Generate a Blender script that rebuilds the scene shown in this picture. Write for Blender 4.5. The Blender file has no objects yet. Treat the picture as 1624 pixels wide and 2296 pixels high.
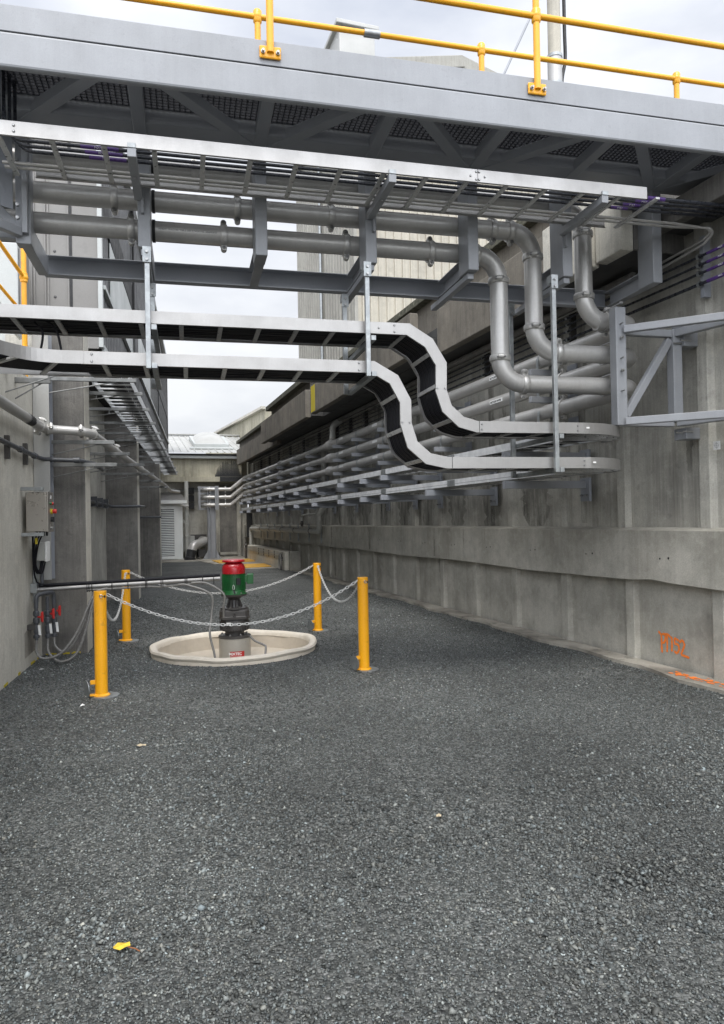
import bpy, math, random
import numpy as np
from mathutils import Vector, Matrix
random.seed(7); rng = np.random.default_rng(7)
S = bpy.context.scene; COL = S.collection
R = math.radians
# ---------------------------------------------------------------- camera
CAMZ = 1.6
yaw, pitch, roll = math.atan(527/1600), math.atan(16/1600), 0.0192
f = Vector((math.sin(yaw)*math.cos(pitch), math.cos(yaw)*math.cos(pitch), math.sin(pitch)))
r_ = Vector((math.cos(yaw), -math.sin(yaw), 0)); u_ = r_.cross(f)
rr = r_*math.cos(roll) - u_*math.sin(roll); uu = r_*math.sin(roll) + u_*math.cos(roll)
cam = bpy.data.cameras.new('camera'); co = bpy.data.objects.new('camera', cam); COL.objects.link(co)
m = Matrix((rr, uu, -f)).transposed().to_4x4(); m.translation = (0, 0, CAMZ); co.matrix_world = m
cam.sensor_fit = 'HORIZONTAL'; cam.sensor_width = 36; cam.lens = 36*1600/1624
cam.clip_start = 0.05; cam.clip_end = 2000
S.camera = co
# ---------------------------------------------------------------- sky, sun, exposure
SUN_EL, SUN_AZ = R(58), R(200)          # behind and to the left, very soft through the cloud
w = bpy.data.worlds.new('World'); S.world = w; w.use_nodes = True
nt = w.node_tree; nt.nodes.clear()
out = nt.nodes.new('ShaderNodeOutputWorld'); bg = nt.nodes.new('ShaderNodeBackground')
sky = nt.nodes.new('ShaderNodeTexSky'); sky.sky_type = 'NISHITA'; sky.sun_disc = False
sky.sun_elevation = SUN_EL; sky.sun_rotation = SUN_AZ
tc = nt.nodes.new('ShaderNodeTexCoord'); mp = nt.nodes.new('ShaderNodeMapping'); mp.inputs['Scale'].default_value = (1, 1, 2.6)
n1 = nt.nodes.new('ShaderNodeTexNoise'); n1.inputs['Scale'].default_value = 1.7; n1.inputs['Detail'].default_value = 7; n1.inputs['Roughness'].default_value = .52
rp = nt.nodes.new('ShaderNodeValToRGB')
rp.color_ramp.elements[0].position = .34; rp.color_ramp.elements[0].color = (2.1, 2.25, 2.6, 1)
rp.color_ramp.elements[1].position = .62; rp.color_ramp.elements[1].color = (3.95, 4.0, 4.1, 1)
mx = nt.nodes.new('ShaderNodeMix'); mx.data_type = 'RGBA'; mx.inputs[0].default_value = .96
nt.links.new(tc.outputs['Generated'], mp.inputs[0]); nt.links.new(mp.outputs[0], n1.inputs[0]); nt.links.new(n1.outputs[0], rp.inputs[0])
nt.links.new(sky.outputs[0], mx.inputs[6]); nt.links.new(rp.outputs[0], mx.inputs[7])
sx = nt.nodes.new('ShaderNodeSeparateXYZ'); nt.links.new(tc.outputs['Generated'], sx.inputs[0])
mb_ = nt.nodes.new('ShaderNodeMapRange'); mb_.interpolation_type = 'LINEAR'      # sky boosted overhead and behind the camera, added to light camera-facing surfaces
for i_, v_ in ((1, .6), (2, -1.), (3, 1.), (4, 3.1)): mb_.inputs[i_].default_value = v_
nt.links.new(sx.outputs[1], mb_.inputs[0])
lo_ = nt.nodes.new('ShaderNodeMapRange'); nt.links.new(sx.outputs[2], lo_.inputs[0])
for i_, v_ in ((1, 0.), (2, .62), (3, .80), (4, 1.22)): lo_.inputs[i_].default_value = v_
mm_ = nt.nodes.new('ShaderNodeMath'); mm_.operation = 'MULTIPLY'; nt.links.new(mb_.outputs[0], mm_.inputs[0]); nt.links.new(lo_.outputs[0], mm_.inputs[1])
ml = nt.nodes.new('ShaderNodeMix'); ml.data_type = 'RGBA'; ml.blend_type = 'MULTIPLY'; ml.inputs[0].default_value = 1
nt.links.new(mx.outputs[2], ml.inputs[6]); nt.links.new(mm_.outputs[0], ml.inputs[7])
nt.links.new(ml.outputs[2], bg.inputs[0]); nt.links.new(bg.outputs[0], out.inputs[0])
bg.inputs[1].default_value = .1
sl = bpy.data.lights.new('sun', 'SUN'); sl.energy = .8; sl.angle = R(25); sl.color = (1, .96, .9)
so = bpy.data.objects.new('sun', sl); COL.objects.link(so); so.location = (0, 0, 30)
d = Vector((math.sin(SUN_AZ)*math.cos(SUN_EL), math.cos(SUN_AZ)*math.cos(SUN_EL), math.sin(SUN_EL)))
so.rotation_euler = d.to_track_quat('Z', 'Y').to_euler()
S.view_settings.view_transform = 'Standard'; S.view_settings.look = 'None'; S.view_settings.gamma = 1
S.view_settings.exposure = 1.42
S.render.engine = 'CYCLES'
# ---------------------------------------------------------------- materials
def N(nt, t, **k):
    n = nt.nodes.new(t)
    for a, b in k.items(): setattr(n, a, b)
    return n
def surf(name, col, col2=None, scale=3., mixpos=(.35, .7), rough=.6, rvar=.15, metal=0., bump=.0, bscale=60., streak=0., scol=(.04, .04, .035), sscale=5.,
         spots=0., spcol=(.03, .03, .03), spscale=9., seam=None, spec=.5, coat=0., board=None):
    m = bpy.data.materials.new(name); m.use_nodes = True; nt = m.node_tree; L = nt.links
    b = nt.nodes['Principled BSDF']; g = N(nt, 'ShaderNodeNewGeometry'); P = g.outputs['Position']
    def noise(sc, vec=None, det=6, ro=.6):
        n = N(nt, 'ShaderNodeTexNoise'); n.inputs['Scale'].default_value = sc; n.inputs['Detail'].default_value = det; n.inputs['Roughness'].default_value = ro
        L.new(vec or P, n.inputs['Vector']); return n.outputs['Fac']
    def mapr(v, a, b_, c=0., d_=1.):
        n = N(nt, 'ShaderNodeMapRange'); n.inputs[1].default_value = a; n.inputs[2].default_value = b_; n.inputs[3].default_value = c; n.inputs[4].default_value = d_
        L.new(v, n.inputs[0]); return n.outputs[0]
    def mix(fac, a, c, blend='MIX'):
        n = N(nt, 'ShaderNodeMix', data_type='RGBA', blend_type=blend)
        for i, v in ((0, fac), (6, a), (7, c)):
            if hasattr(v, 'is_linked') or isinstance(v, bpy.types.NodeSocket): L.new(v, n.inputs[i])
            else: n.inputs[i].default_value = (*v, 1) if isinstance(v, tuple) else v
        return n.outputs[2]
    col2 = col2 or tuple(c*.8 for c in col)
    n = noise(scale)
    c = mix(mapr(n, mixpos[0], mixpos[1]), col2, col)
    if streak:
        mp = N(nt, 'ShaderNodeMapping'); mp.inputs['Scale'].default_value = (sscale, sscale, sscale*.06); L.new(P, mp.inputs[0])
        s1 = noise(1., mp.outputs[0], 8, .7); s2 = noise(.45)
        mu = N(nt, 'ShaderNodeMath', operation='MULTIPLY'); L.new(mapr(s1, .46, .72), mu.inputs[0]); L.new(mapr(s2, .35, .6), mu.inputs[1])
        mm = N(nt, 'ShaderNodeMath', operation='MULTIPLY'); L.new(mu.outputs[0], mm.inputs[0]); mm.inputs[1].default_value = streak
        c = mix(mm.outputs[0], c, scol)
        mp4 = N(nt, 'ShaderNodeMapping'); mp4.inputs['Scale'].default_value = (sscale*3.5, sscale*3.5, sscale*.16); L.new(P, mp4.inputs[0])
        s5 = noise(1., mp4.outputs[0], 9, .75); m5 = N(nt, 'ShaderNodeMath', operation='MULTIPLY'); L.new(mapr(s5, .60, .66), m5.inputs[0]); L.new(mapr(noise(1.3), .45, .6), m5.inputs[1])
        m6 = N(nt, 'ShaderNodeMath', operation='MULTIPLY'); L.new(m5.outputs[0], m6.inputs[0]); m6.inputs[1].default_value = .55 if streak > .42 else .1
        c = mix(m6.outputs[0], c, tuple(x*.8 for x in scol))
        # board marks / pale drips
        mp2 = N(nt, 'ShaderNodeMapping'); mp2.inputs['Scale'].default_value = (sscale*7, sscale*7, sscale*.25); L.new(P, mp2.inputs[0])
        s3 = noise(1., mp2.outputs[0], 4, .6)
        c = mix(mapr(s3, .4, .72, 0, (.26 if streak > .42 else .05) if board is None else board), c, tuple(min(1, x*1.55) for x in col))
    if streak > .42:                          # mottled laitance patches
        c = mix(mapr(noise(7., None, 8, .72), .50, .66, 0, .30), c, tuple(min(1, x*1.3) for x in col)); c = mix(mapr(noise(2.3, None, 9, .75), .50, .64, 0, .42), c, tuple(x*.55 for x in col))
    if spots:
        s = noise(spscale, None, 3, .5); c = mix(mapr(s, .62, .7, 0, spots), c, spcol)
        s = noise(spscale*6, None, 3, .5); c = mix(mapr(s, .64, .72, 0, spots*.8), c, spcol)
    if seam:                                  # formwork joints: (axis index, period, offset, width)
        sx = N(nt, 'ShaderNodeSeparateXYZ'); L.new(P, sx.inputs[0])
        for ax, per, off, wd in seam:
            a = N(nt, 'ShaderNodeMath', operation='PINGPONG'); b1 = N(nt, 'ShaderNodeMath', operation='SUBTRACT'); L.new(sx.outputs[ax], b1.inputs[0]); b1.inputs[1].default_value = off
            L.new(b1.outputs[0], a.inputs[0]); a.inputs[1].default_value = per/2
            c = mix(mapr(a.outputs[0], wd*.4, wd, .5, 0), c, scol)
    fine = noise(bscale, None, 4, .6)
    c = mix(mapr(fine, .35, .72, 0, .42 if streak > .42 else .16), c, tuple(x*.45 for x in col))
    L.new(c, b.inputs['Base Color'])
    L.new(mapr(noise(scale*2.3), .3, .7, max(0.02, rough-rvar), min(1, rough+rvar)), b.inputs['Roughness'])
    b.inputs['Metallic'].default_value = metal; b.inputs['Specular IOR Level'].default_value = spec; b.inputs['Coat Weight'].default_value = coat
    if bump:
        bp = N(nt, 'ShaderNodeBump'); bp.inputs['Strength'].default_value = .6; bp.inputs['Distance'].default_value = bump
        L.new(fine, bp.inputs['Height']); L.new(bp.outputs[0], b.inputs['Normal'])
    return m
M_ = {}
M_['conc'] = surf('concrete wall', (.50, .485, .43), (.29, .28, .25), 1.0, (.38, .60), .85, .1, bump=.006, bscale=70, streak=.7, scol=(.07, .063, .05), sscale=4, spots=.2)
M_['conc_low'] = surf('lower concrete', (.52, .50, .44), (.33, .317, .272), 1.5, (.40, .60), .85, .1, bump=.005, bscale=80, streak=.5, board=.14, scol=(.14, .125, .095), sscale=2.2, spots=.15)
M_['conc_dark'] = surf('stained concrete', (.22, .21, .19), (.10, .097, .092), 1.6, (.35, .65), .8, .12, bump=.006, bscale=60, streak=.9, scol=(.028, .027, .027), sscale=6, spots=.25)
M_['conc_black'] = surf('weathered overhang', (.235, .21, .17), (.085, .078, .066), 1.3, (.3, .7), .8, .1, bump=.006, bscale=60, streak=.9, scol=(.03, .026, .022), sscale=5, spots=.2)
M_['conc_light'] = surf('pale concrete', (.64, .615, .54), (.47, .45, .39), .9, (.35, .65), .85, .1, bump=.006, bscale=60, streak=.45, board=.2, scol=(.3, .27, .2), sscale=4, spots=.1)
M_['conc_end'] = surf('moss stained concrete', (.50, .47, .37), (.32, .30, .225), .8, (.35, .65), .9, .08, bump=.006, bscale=50, streak=1., scol=(.03, .03, .028), sscale=2.2)
M_['conc_foot'] = surf('footing concrete', (.40, .375, .32), (.17, .155, .13), 1.8, (.35, .6), .9, .08, bump=.01, bscale=50, spots=.6, spcol=(.06, .055, .05))
M_['cap_moss'] = surf('mossy cap', (.13, .125, .09), (.05, .05, .035), 14, (.35, .65), .95, .05, bump=.01, bscale=90, spots=.5, spcol=(.3, .29, .22))
M_['paint'] = surf('grey painted steel', (.305, .316, .335), (.262, .272, .287), 2.6, (.35, .65), .42, .08, bump=.0006, bscale=120, streak=.4, board=.06, scol=(.22, .225, .23), sscale=5, spots=.12, spscale=30, spcol=(.16, .15, .14))
M_['paint_dk'] = surf('shaded grey steel', (.30, .315, .345), (.25, .265, .29), 1.6, (.3, .7), .42, .08, bump=.0006, bscale=120)
M_['grate'] = surf('grating', (.055, .058, .068), None, 8, rough=.7, spec=.2)
M_['alu'] = surf('mill finish aluminium', (.45, .44, .425), (.37, .362, .35), 2.6, (.3, .7), .46, .08, metal=.75, bump=.0005, bscale=140, streak=.2, scol=(.36, .35, .34), sscale=10)
M_['galv'] = surf('galvanised steel', (.40, .42, .42), (.31, .325, .33), 14, (.4, .6), .42, .1, metal=.7, bump=.0006, bscale=90)
M_['galv_w'] = surf('pale galvanised rail', (.70, .71, .71), (.58, .59, .595), 9, (.4, .6), .5, .08, metal=.1, bump=.0006, bscale=90)
M_['galv_d'] = surf('weathered galvanised arm', (.25, .255, .25), (.18, .185, .18), 9, (.4, .6), .5, .08, metal=.35)
M_['slot'] = surf('slotted rung', (.66, .66, .64), (.56, .56, .55), 20, rough=.45, metal=.3, spots=.9, spscale=38, spcol=(.02, .02, .02))
M_['stain'] = surf('stainless pipe', (.55, .54, .515), (.44, .43, .41), 2.4, (.3, .7), .36, .07, metal=.35, bump=.0008, bscale=50, streak=.4, board=.05, scol=(.3, .29, .28), sscale=7)
M_['coup'] = surf('coupling casting', (.62, .61, .58), (.47, .46, .44), 20, rough=.42, metal=.6, bump=.002, bscale=130)
M_['bolt'] = surf('zinc bolt', (.45, .45, .44), (.3, .3, .3), 60, rough=.35, metal=.85)
M_['rubber'] = surf('black rubber', (.018, .018, .02), None, 10, rough=.6)
M_['cable'] = surf('black cable', (.008, .008, .012), (.005, .005, .008), 30, rough=.55, spec=.25, rvar=.05)
M_['pvc'] = surf('dark grey pvc', (.075, .08, .09), (.06, .064, .07), 12, rough=.38)
M_['tube'] = surf('black poly tube', (.03, .033, .042), None, 12, rough=.3)
M_['yellow'] = surf('safety yellow paint', (.90, .425, .012), (.84, .38, .010), 1.5, rough=.32, rvar=.06, bump=.0004, bscale=80, spots=.3, spcol=(.30, .16, .04), spscale=14, coat=.15)
M_['white'] = surf('white plastic', (.86, .86, .84), (.78, .78, .76), 40, rough=.4)
M_['chain'] = surf('weathered white chain', (.66, .66, .64), (.52, .52, .5), 40, rough=.5)
M_['red'] = surf('red gloss paint', (.42, .007, .014), (.35, .006, .011), 5, rough=.3, rvar=.06, coat=.2, spots=.15, spcol=(.1, .02, .02))
M_['red_pl'] = surf('red plastic', (.62, .035, .03), None, 20, rough=.4)
M_['green'] = surf('green motor paint', (.018, .13, .035), (.013, .095, .026), 9, rough=.35, rvar=.08, coat=.15)
M_['gear'] = surf('charcoal gearbox paint', (.075, .07, .066), (.052, .049, .047), 9, rough=.38, rvar=.1)
M_['barrel'] = surf('beige grey barrel', (.44, .42, .37), (.40, .38, .335), 4, rough=.4, metal=.15)
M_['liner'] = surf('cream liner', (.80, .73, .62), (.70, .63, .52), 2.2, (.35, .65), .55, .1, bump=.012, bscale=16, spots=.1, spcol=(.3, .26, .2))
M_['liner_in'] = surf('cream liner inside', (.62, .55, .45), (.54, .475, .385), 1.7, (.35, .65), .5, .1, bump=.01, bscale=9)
M_['clad_l'] = surf('warm grey cladding', (.235, .228, .215), (.215, .208, .197), .8, rough=.5, spots=.08)
M_['clad_dk'] = surf('dark rib cladding', (.10, .10, .10), (.085, .085, .085), 2, rough=.45, metal=.2)
M_['clad_lt'] = surf('light grey trim', (.48, .50, .49), (.43, .45, .44), 1, rough=.45)
M_['dark'] = surf('dark void paint', (.02, .021, .023), None, 3, rough=.6)
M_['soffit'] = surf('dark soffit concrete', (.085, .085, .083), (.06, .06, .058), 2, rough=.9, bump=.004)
M_['cream'] = surf('cream cladding', (.50, .465, .385), (.40, .375, .315), .5, (.35, .65), .6, .1, streak=.5, scol=(.28, .26, .22), sscale=3)
M_['cream_g'] = surf('grey cream cladding', (.36, .35, .31), (.28, .27, .24), .5, (.35, .65), .6, .1, streak=.5, scol=(.2, .19, .17), sscale=3)  # greyer, darker tone of the cream cladding
M_['roof'] = surf('white roof sheet', (.50, .50, .48), (.40, .40, .38), 1, rough=.4, metal=.1, streak=.15, scol=(.3, .3, .28))
M_['louv'] = surf('louvre paint', (.80, .82, .80), (.74, .76, .74), 2, rough=.5)
M_['steel_brn'] = surf('brushed stainless box', (.40, .375, .335), (.37, .345, .31), 3, rough=.34, metal=.65)
M_['box_pl'] = surf('grey plastic box', (.46, .46, .43), (.42, .42, .39), 6, rough=.5)
M_['purple'] = surf('purple tag', (.10, .045, .22), (.08, .035, .18), 20, rough=.35)
M_['orange'] = surf('orange spray paint', (.98, .26, .035), (.95, .22, .03), 30, rough=.7)
M_['ypaint'] = surf('yellow marking paint', (.60, .48, .03), (.5, .4, .03), 30, rough=.8)
M_['cover'] = surf('yellow cover plate', (.72, .40, .06), (.55, .31, .05), 3, rough=.6, spots=.4, spcol=(.2, .14, .06))
M_['hose'] = surf('clear braided hose', (.24, .235, .22), (.17, .165, .155), 40, rough=.3, rvar=.1)
M_['leaf'] = surf('yellow leaf', (.80, .60, .05), (.62, .40, .04), 40, rough=.5)
M_['leafb'] = surf('brown leaf stalk', (.33, .12, .04), None, 40, rough=.6)
M_['dry'] = surf('dry leaf', (.55, .47, .33), (.4, .33, .22), 40, rough=.7)
# gravel base sheet
def gravel_mat():
    m = bpy.data.materials.new('fine gravel'); m.use_nodes = True; nt = m.node_tree; L = nt.links; b = nt.nodes['Principled BSDF']
    g = N(nt, 'ShaderNodeNewGeometry'); P = g.outputs['Position']
    v = N(nt, 'ShaderNodeTexVoronoi'); v.inputs['Scale'].default_value = 75; L.new(P, v.inputs[0])
    v2 = N(nt, 'ShaderNodeTexVoronoi'); v2.inputs['Scale'].default_value = 34; L.new(P, v2.inputs[0])
    sp = N(nt, 'ShaderNodeSeparateColor'); L.new(v.outputs['Color'], sp.inputs[0])
    r = N(nt, 'ShaderNodeValToRGB'); e = r.color_ramp.elements
    e[0].position = 0; e[0].color = (.042, .046, .045, 1); e[1].position = 1; e[1].color = (.34, .345, .335, 1)
    for p, c in ((.55, (.108, .114, .108, 1)), (.85, (.205, .212, .20, 1)), (.95, (.17, .174, .17, 1))):
        x = e.new(p); x.color = c
    L.new(sp.outputs[0], r.inputs[0])
    n = N(nt, 'ShaderNodeTexNoise'); n.inputs['Scale'].default_value = .9; n.inputs['Detail'].default_value = 5; L.new(P, n.inputs[0])
    mr = N(nt, 'ShaderNodeMapRange'); mr.inputs[1].default_value = .35; mr.inputs[2].default_value = .68; mr.inputs[3].default_value = .58; mr.inputs[4].default_value = 1.02; L.new(n.outputs[0], mr.inputs[0])
    mu = N(nt, 'ShaderNodeMix', data_type='RGBA', blend_type='MULTIPLY'); mu.inputs[0].default_value = 1; L.new(r.outputs[0], mu.inputs[6]); L.new(mr.outputs[0], mu.inputs[7])
    L.new(mu.outputs[2], b.inputs['Base Color']); b.inputs['Roughness'].default_value = .8
    ad = N(nt, 'ShaderNodeMath', operation='ADD'); L.new(v.outputs['Distance'], ad.inputs[0]); L.new(v2.outputs['Distance'], ad.inputs[1])
    bp = N(nt, 'ShaderNodeBump'); bp.invert = True; bp.inputs['Strength'].default_value = 1; bp.inputs['Distance'].default_value = .012; L.new(ad.outputs[0], bp.inputs['Height']); L.new(bp.outputs[0], b.inputs['Normal'])
    return m
def stone_mat():
    m = bpy.data.materials.new('crushed stone'); m.use_nodes = True; nt = m.node_tree; L = nt.links; b = nt.nodes['Principled BSDF']
    a = N(nt, 'ShaderNodeAttribute', attribute_name='tone'); L.new(a.outputs['Color'], b.inputs['Base Color'])
    b.inputs['Roughness'].default_value = .62; return m
M_['gravel'] = gravel_mat(); M_['stone'] = stone_mat()
# ---------------------------------------------------------------- frames and mesh helpers
class Frame:
    def __init__(s, deg): s.a = -R(deg); s.c = math.cos(s.a); s.s = math.sin(s.a)
    def w(s, p): return Vector((p[0]*s.c - p[1]*s.s, p[0]*s.s + p[1]*s.c, p[2]))
W = Frame(0); LF = Frame(4.5); MF = Frame(5.5)     # world, pipe bridge, left building
def toL(X, Y, z): a = R(4.5); return (X*math.cos(a) - Y*math.sin(a), X*math.sin(a) + Y*math.cos(a), z)
V = Vector
class MB:
    def __init__(s): s.v = []; s.f = []
    def add(s, vs, fs):
        k = len(s.v); s.v += [tuple(p) for p in vs]; s.f += [tuple(i+k for i in q) for q in fs]; return s
    def box(s, x0, x1, y0, y1, z0, z1):
        return s.add([(x, y, z) for z in (z0, z1) for y in (y0, y1) for x in (x0, x1)], [(0, 2, 3, 1), (4, 5, 7, 6), (0, 1, 5, 4), (2, 6, 7, 3), (0, 4, 6, 2), (1, 3, 7, 5)])
    def hexa(s, p): return s.add(p, [(0, 3, 2, 1), (4, 5, 6, 7), (0, 1, 5, 4), (1, 2, 6, 5), (2, 3, 7, 6), (3, 0, 4, 7)])
    def _fr(s, d, up):
        d = V(d).normalized(); up = V(up)
        if abs(d.dot(up.normalized())) > .99: up = V((1, 0, 0)) if abs(d.x) < .9 else V((0, 1, 0))
        x = d.cross(up).normalized(); y = x.cross(d).normalized(); return x, y
    def bar(s, a, b, w, h, up=(0, 0, 1)):        # rectangular bar from a to b
        return s.prism([(-w/2, -h/2), (w/2, -h/2), (w/2, h/2), (-w/2, h/2)], a, b, up)
    def prism(s, prof, a, b, up=(0, 0, 1)):
        a, b = V(a), V(b); x, y = s._fr(b-a, up); n = len(prof)
        vs = [a + x*p + y*q for p, q in prof] + [b + x*p + y*q for p, q in prof]
        fs = [(i, (i+1) % n, n+(i+1) % n, n+i) for i in range(n)]
        return s.add(vs, fs + [tuple(range(n-1, -1, -1)), tuple(range(n, 2*n))])
    def tube(s, pts, r, n=12, cap=True, closed=False):
        pts = [V(p) for p in pts]; k = len(pts); rs = r if isinstance(r, (list, tuple)) else [r]*k
        vs, fs = [], []; pd = None; x = None
        for i, p in enumerate(pts):
            if closed: d = pts[(i+1) % k] - pts[i-1]
            else: d = pts[min(i+1, k-1)] - pts[max(i-1, 0)]
            d.normalize()
            if x is None: x, y = s._fr(d, (0, 0, 1))
            else:
                x = (x - d*x.dot(d)).normalized(); y = x.cross(d)
            for j in range(n):
                t = 2*math.pi*j/n; vs.append(p + (x*math.cos(t) + y*math.sin(t))*rs[i])
        for i in range(k if closed else k-1):
            for j in range(n):
                a, b = i*n+j, i*n+(j+1) % n; c, d_ = ((i+1) % k)*n+(j+1) % n, ((i+1) % k)*n+j; fs.append((a, b, c, d_))
        if cap and not closed: fs += [tuple(range(n-1, -1, -1)), tuple(range((k-1)*n, k*n))]
        return s.add(vs, fs)
    def cyl(s, a, b, r, n=16, r2=None): return s.tube([a, b], [r, r if r2 is None else r2], n)
    def lathe(s, prof, o=(0, 0, 0), ax=(0, 0, 1), n=32, cap=True):  # prof: (radius, height)
        o = V(o); d = V(ax).normalized(); x, y = s._fr(d, (0, 0, 1)); vs, fs = [], []; k = len(prof)
        for rad, h in prof:
            for j in range(n):
                t = 2*math.pi*j/n; vs.append(o + d*h + (x*math.cos(t) + y*math.sin(t))*rad)
        for i in range(k-1):
            for j in range(n): fs.append((i*n+j, i*n+(j+1) % n, (i+1)*n+(j+1) % n, (i+1)*n+j))
        if cap: fs += [tuple(range(n-1, -1, -1)), tuple(range((k-1)*n, k*n))]
        return s.add(vs, fs)
    def ball(s, c, r, n=10):
        pr = [(max(1e-4, r*math.sin(math.pi*i/n)), -r*math.cos(math.pi*i/n)) for i in range(n+1)]
        return s.lathe(pr, c, n=n+4)
    def plate(s, poly, nrm, th):                 # polygon (3D, planar) given thickness along nrm
        p = [V(q) for q in poly]; n = len(p); o = V(nrm).normalized()*th
        return s.add(p + [q+o for q in p], [tuple(range(n-1, -1, -1)), tuple(range(n, 2*n))] + [(i, (i+1) % n, n+(i+1) % n, n+i) for i in range(n)])
def fillet(pts, rad, n=8):
    pts = [V(p) for p in pts]; o = [pts[0]]
    rads = rad if isinstance(rad, (list, tuple)) else [rad]*(len(pts)-2)
    for i in range(1, len(pts)-1):
        a, b, c = pts[i-1], pts[i], pts[i+1]; d1 = (a-b).normalized(); d2 = (c-b).normalized()
        th = d1.angle(d2); rd = rads[i-1]
        if th > math.pi-.01 or rd <= 0: o.append(b); continue
        t = rd/math.tan(th/2); t = min(t, (a-b).length*.49, (c-b).length*.49); rd = t*math.tan(th/2)
        cc = b + (d1+d2).normalized()*(rd/math.sin(th/2)); s_ = b+d1*t - cc; e = b+d2*t - cc; ang = s_.angle(e)
        for k in range(n+1):
            q = k/n; o.append(cc + (s_*math.sin((1-q)*ang) + e*math.sin(q*ang))/math.sin(ang))
    o.append(pts[-1]); return o
def smooth_path(pts, n=8):                       # Catmull-Rom
    p = [V(q) for q in pts]; p = [p[0]*2-p[1]] + p + [p[-1]*2-p[-2]]; o = []
    for i in range(1, len(p)-2):
        for k in range(n):
            t = k/n; a, b, c, d_ = p[i-1:i+3]
            o.append(.5*((2*b) + (c-a)*t + (2*a-5*b+4*c-d_)*t*t + (3*b-a-3*c+d_)*t**3))
    o.append(p[-2]); return o
ALL = []
def mkobj(name, mb, mat, base, parent=None, smooth=False, bev=0.):
    me = bpy.data.meshes.new(name); b = V(base)
    me.from_pydata([tuple(V(p)-b) for p in mb.v], [], mb.f); me.update()
    me.materials.append(M_[mat] if isinstance(mat, str) else mat)
    if smooth: me.shade_smooth(); me.set_sharp_from_angle(angle=R(38))
    o = bpy.data.objects.new(name, me); COL.objects.link(o)
    if parent: o.parent = parent
    if bev:
        md = o.modifiers.new('bevel', 'BEVEL'); md.width = bev; md.segments = 2; md.limit_method = 'ANGLE'; md.angle_limit = R(40); md.harden_normals = False
    return o
class Thing:
    def __init__(s, name, label, cat, base, fr=W, group=None):
        s.base = V(base); s.fr = fr; s.o = bpy.data.objects.new(name, None); COL.objects.link(s.o); s.o.empty_display_size = .1
        s.o.location = fr.w(base); s.o.rotation_euler = (0, 0, fr.a); s.o['label'] = label; s.o['category'] = cat
        if group: s.o['group'] = group
    def part(s, name, mb, mat, smooth=False, bev=0., label=None, parent=None):
        o = mkobj(name, mb, mat, s.base, parent or s.o, smooth, bev)
        if label: o['label'] = label
        return o
def solo(name, label, cat, mb, mat, base, fr=W, group=None, smooth=False, bev=0., kind=None):
    o = mkobj(name, mb, mat, base, None, smooth, bev); o.location = fr.w(base); o.rotation_euler = (0, 0, fr.a)
    if kind: o['kind'] = kind
    else: o['category'] = cat
    if label: o['label'] = label
    if group: o['group'] = group
    return o
def copy_thing(t, base, label, fr=None, extra_rot=0.):
    fr = fr or t.fr; r = t.o.copy(); COL.objects.link(r); r.location = fr.w(base); r.rotation_euler = (0, 0, fr.a+extra_rot); r['label'] = label
    for ch in t.o.children:
        c = ch.copy(); COL.objects.link(c); c.parent = r
        for g in ch.children:
            d_ = g.copy(); COL.objects.link(d_); d_.parent = c
    return r
ORD = ['first', 'second', 'third', 'fourth', 'fifth', 'sixth', 'seventh', 'eighth', 'ninth', 'tenth', 'eleventh', 'twelfth', 'thirteenth', 'fourteenth', 'fifteenth', 'sixteenth']
def text_mb(txt, size, o, ex, ez, depth=.002, bold=0.):   # lettering as mesh: o = lower-left corner, ex = reading direction, ez = up
    cu = bpy.data.curves.new('t', 'FONT'); cu.body = txt; cu.size = size; cu.extrude = depth; cu.resolution_u = 2; cu.offset = bold
    ob = bpy.data.objects.new('t', cu); COL.objects.link(ob); dg = bpy.context.evaluated_depsgraph_get(); dg.update()
    me = bpy.data.meshes.new_from_object(ob.evaluated_get(dg)); ex = V(ex).normalized(); ez = V(ez).normalized(); n = ex.cross(ez); o = V(o)
    mb = MB(); mb.add([o + ex*v.co.x + ez*v.co.y + n*v.co.z for v in me.vertices], [tuple(p.vertices) for p in me.polygons])
    bpy.data.objects.remove(ob); bpy.data.curves.remove(cu); bpy.data.meshes.remove(me); return mb
exec_parts = []
# ================================================================ ground
SC = V((1.25, 8.98, 0)); SR = .97
def ground():
    mb = MB(); n = 48; ring = [(SC.x+SR*math.cos(2*math.pi*i/n), SC.y+SR*math.sin(2*math.pi*i/n), 0) for i in range(n)]
    h = 2.0; sq = []
    for i in range(n):
        c, s_ = math.cos(2*math.pi*i/n), math.sin(2*math.pi*i/n); k = h/max(abs(c), abs(s_)); sq.append((SC.x+c*k, SC.y+s_*k, 0))
    mb.add(ring+sq, [(i, n+i, n+(i+1) % n, (i+1) % n) for i in range(n)])
    x0, x1, y0, y1 = SC.x-h, SC.x+h, SC.y-h, SC.y+h; F = 400
    for a, b, c, d_ in ((-F, x0, -F, F), (x1, F, -F, F), (x0, x1, -F, y0), (x0, x1, y1, F)):
        mb.add([(a, c, 0), (b, c, 0), (b, d_, 0), (a, d_, 0)], [(0, 1, 2, 3)])
    o = solo('ground', None, None, mb, 'gravel', (0, 0, 0), kind='structure')
ground()
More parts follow.
